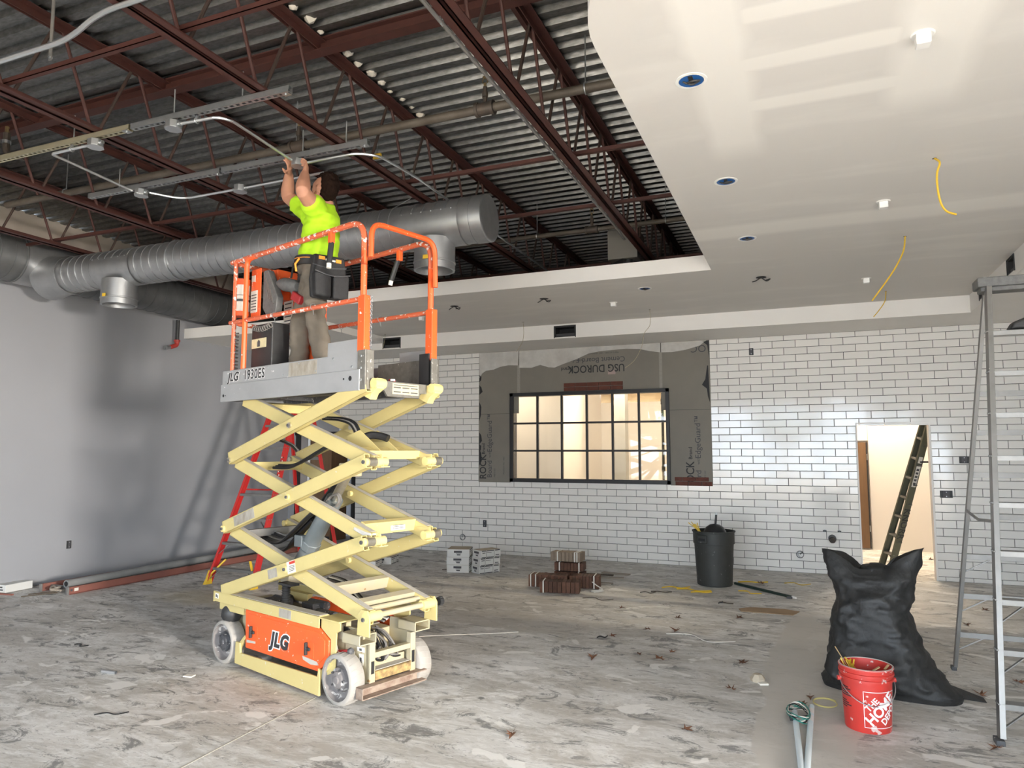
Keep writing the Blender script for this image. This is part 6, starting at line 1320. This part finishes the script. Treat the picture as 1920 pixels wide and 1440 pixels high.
# loose scraps on the floor
def scrap(px_, py_, L, rz, label, m='twig', r=.004, bend_=.3, cat='scrap'):
    q = fl(px_, py_); pts = [V((-L/2, 0, r)), V((-L/6, L*bend_*.3, r*1.5)), V((L/6, -L*bend_*.2, r*1.5)), V((L/2, L*bend_*.25, r*2))]
    return tag(obj('floor_scrap' if m != 'wire_yellow' else 'cable_scrap', MB().tube(smooth_path(pts, 5), r, 5), m, None, q, (0, 0, rz)), label, cat)
scrap(1268, 1103, .34, .3, 'yellow cable scrap left of the bin', 'wire_yellow', .007, .5); scrap(1300, 1108, .40, -.1, 'orange-yellow cable scrap in front of the bin, left', 'wire_yellow', .007, .4); scrap(1315, 1112, .24, .2, 'short yellow cable scrap in front of the bin', 'wire_yellow', .008, .2)
scrap(1412, 1093, .36, .2, 'yellow cable scrap right of the bin', 'wire_yellow', .008, .15); scrap(1404, 1112, .28, -.5, 'yellow cable scrap below the dark pole', 'wire_yellow', .006, .6); scrap(1495, 1096, .30, -.1, 'thin yellow cable scrap far right of the bin', 'wire_yellow', .005, .8)
scrap(1240, 1111, .24, .05, 'dark thin scrap left of the bin', 'twig', .007, .2); scrap(1215, 1112, .18, .2, 'brown wispy scrap farthest left of the bin', 'twig', .005, .9); scrap(1362, 1132, .16, -.4, 'dark twig in front of the bin', 'twig', .006, .1)
scrap(1352, 1131, .10, 1.2, 'small dark forked scrap in front of the bin', 'hose', .006, .5); scrap(1120, 1124, .34, .0, 'thin black wire scrap in the middle of the floor', 'twig', .004, .6); scrap(1130, 1196, .10, .5, 'small dark curl on the bare floor', 'hose', .006, .9)
scrap(150, 1211, .16, -.1, 'thin black wire bent on the left floor', 'hose', .004, .6); scrap(208, 1340, .20, .5, 'black twisted wire on the left foreground floor', 'hose', .004, .35)
scrap(1310, 1198, .6, -.2, 'pale string lying across the floor', 'strap', .003, .5); scrap(880, 1190, .9, .55, 'long pale chalk string right of the lift wheel', 'strap', .0025, .03); scrap(848, 1070, .30, .1, 'dark strip by the white cartons', 'twig', .006, .1)
q = fl(204, 1263); tag(obj('conduit_stub', MB().tube([(-.065, 0, .012), (.065, 0, .012)], .0115, 12, False).tube([(-.065, 0, .012), (.065, 0, .012)], .0095, 12, False), 'emt', None, q, (0, 0, .1)), 'short offcut of metal conduit on the left floor', 'pipe offcut')
q = fl(1442, 1146); t = tag(obj('cardboard_scrap', MB().prism([(-.28, -.10), (.22, -.14), (.30, .05), (.16, .13), (-.18, .12), (-.30, .02)], 0, .006), 'cardboard', None, q, (0, .0, .1)), 'brown piece of cardboard lying behind the black bag', 'cardboard')
q = fl(1421, 1277); tag(obj('crumpled_paper', MB().lathe([(.001, 0), (.05, .0), (.055, .02), (.03, .05), (.001, .055)], 7), 'carton_kraft', None, q), 'crumpled tan paper left of the bucket', 'paper')
q = fl(1431, 1283); tag(obj('paper_bit', MB().box((0, 0, .006), (.06, .05, .012)), 'paper', None, q, (0, 0, .4)), 'small white paper bit beside the crumpled paper', 'paper')
q = fl(355, 1268); tag(obj('paper_bit', MB().box((0, 0, .004), (.07, .05, .008)), 'paper', None, q, (0, 0, .2)), 'small pale chip on the floor left of the lift wheel', 'paper')
# dry leaves
def leaf_mesh(seed):
    rr = random.Random(seed); pts = []
    for k in range(14):
        a = 2*PI*k/14; r = (.055 if k % 2 == 0 else .022)*(1+.45*math.cos(a))*rr.uniform(.75, 1.2); pts.append((r*math.cos(a), r*math.sin(a)*.8))
    mb = MB(); c = (0, 0, .012); vs = [c]+[(x, y, .004+abs(y)*rr.uniform(.2, .9)) for x, y in pts]+[(-.09, .0, .008)]
    return mb.add(vs, [(0, 1+k, 1+(k+1) % 14) for k in range(14)]).add([(-.02, -.002, .01), (-.10, -.001, .012), (-.10, .001, .012), (-.02, .002, .01)], [(0, 1, 2, 3)]).mesh('leaf', False)
lms = [leaf_mesh(s) for s in range(5)]
spots = [(1112, 1233, 'nearest the middle of the floor'), (1198, 1228, 'left of a pair'), (1239, 1238, 'front one of the pair'), (1259, 1224, 'back one of the pair'), (1372, 1294, 'left of the crumpled paper'), (960, 1378, 'in the centre foreground'), (1284, 1369, 'foreground, left of the pipes'), (1519, 1308, 'above the pipe pair, right'), (1502, 1322, 'beside the wire coil'), (1270, 1160, 'small, beyond the pair'), (1216, 1181, 'tiny, mid floor'), (1145, 1193, 'dark, left of the string'), (1165, 1141, 'far, towards the bricks'), (1268, 1183, 'dark, by the string'), (1765, 1275, 'right of the black bag'), (1812, 1172, 'between the ladder legs, upper'), (1845, 1145, 'between the ladder legs, farther'), (1870, 1404, 'at the foot of the aluminium ladder'), (1910, 1280, 'at the right picture edge'), (1840, 1305, 'dark, right of the bag corner'), (1745, 1050, 'by the doorway'), (1385, 1160, 'far right of the middle'), (1428, 1095, 'right of the bin'), (1390, 1245, 'pale, right of the pair')]
for i, (x, y, s) in enumerate(spots):
    q = fl(x, y); o = link('dry_leaf', lms[i % 5], None, None, q, (0, 0, random.uniform(0, 6.28))); o.scale = [random.uniform(.7, 1.15)]*3
    if not lms[i % 5].materials: lms[i % 5].materials.append(M['leaf'])
    tag(o, 'curled brown dry leaf on the floor, ' + s, 'leaf', 'dry leaves on the floor')
# trees outside the shop front (they give the glazed tiles something to mirror)
rr = random.Random(8)
for i, (x, y) in enumerate(((-7, -16), (-1, -19), (5, -15), (12, -18))):
    t = thing('street_tree', 'leafy street tree outside the shop front, %s from the left' % ('first', 'second', 'third', 'fourth')[i], 'tree', (x, y, -.08), 0, 'street trees outside'); obj('trunk', MB().cyl((0, 0, 0), (0, 0, 2.6), .16, 10, .11), 'lumber', t)
    mb = MB()
    for k in range(420):
        a, b, r = rr.uniform(0, 2*PI), rr.uniform(-1, 1), 1.9*rr.uniform(.5, 1)**.5; c = V((r*math.cos(a)*math.sqrt(1-b*b), r*math.sin(a)*math.sqrt(1-b*b), 3.9+r*b*.9)); n_ = V((rr.gauss(0, 1), rr.gauss(0, 1), rr.gauss(0, 1))).normalized(); u_ = n_.cross(V((0, 0, 1))).normalized(); w_ = n_.cross(u_); s_ = rr.uniform(.14, .26)
        mb.add([c-u_*s_, c-w_*s_*.5, c+u_*s_, c+w_*s_*.5], [(0, 1, 2, 3)])
    obj('foliage', mb, 'foliage', t, kind='stuff', smooth=False)
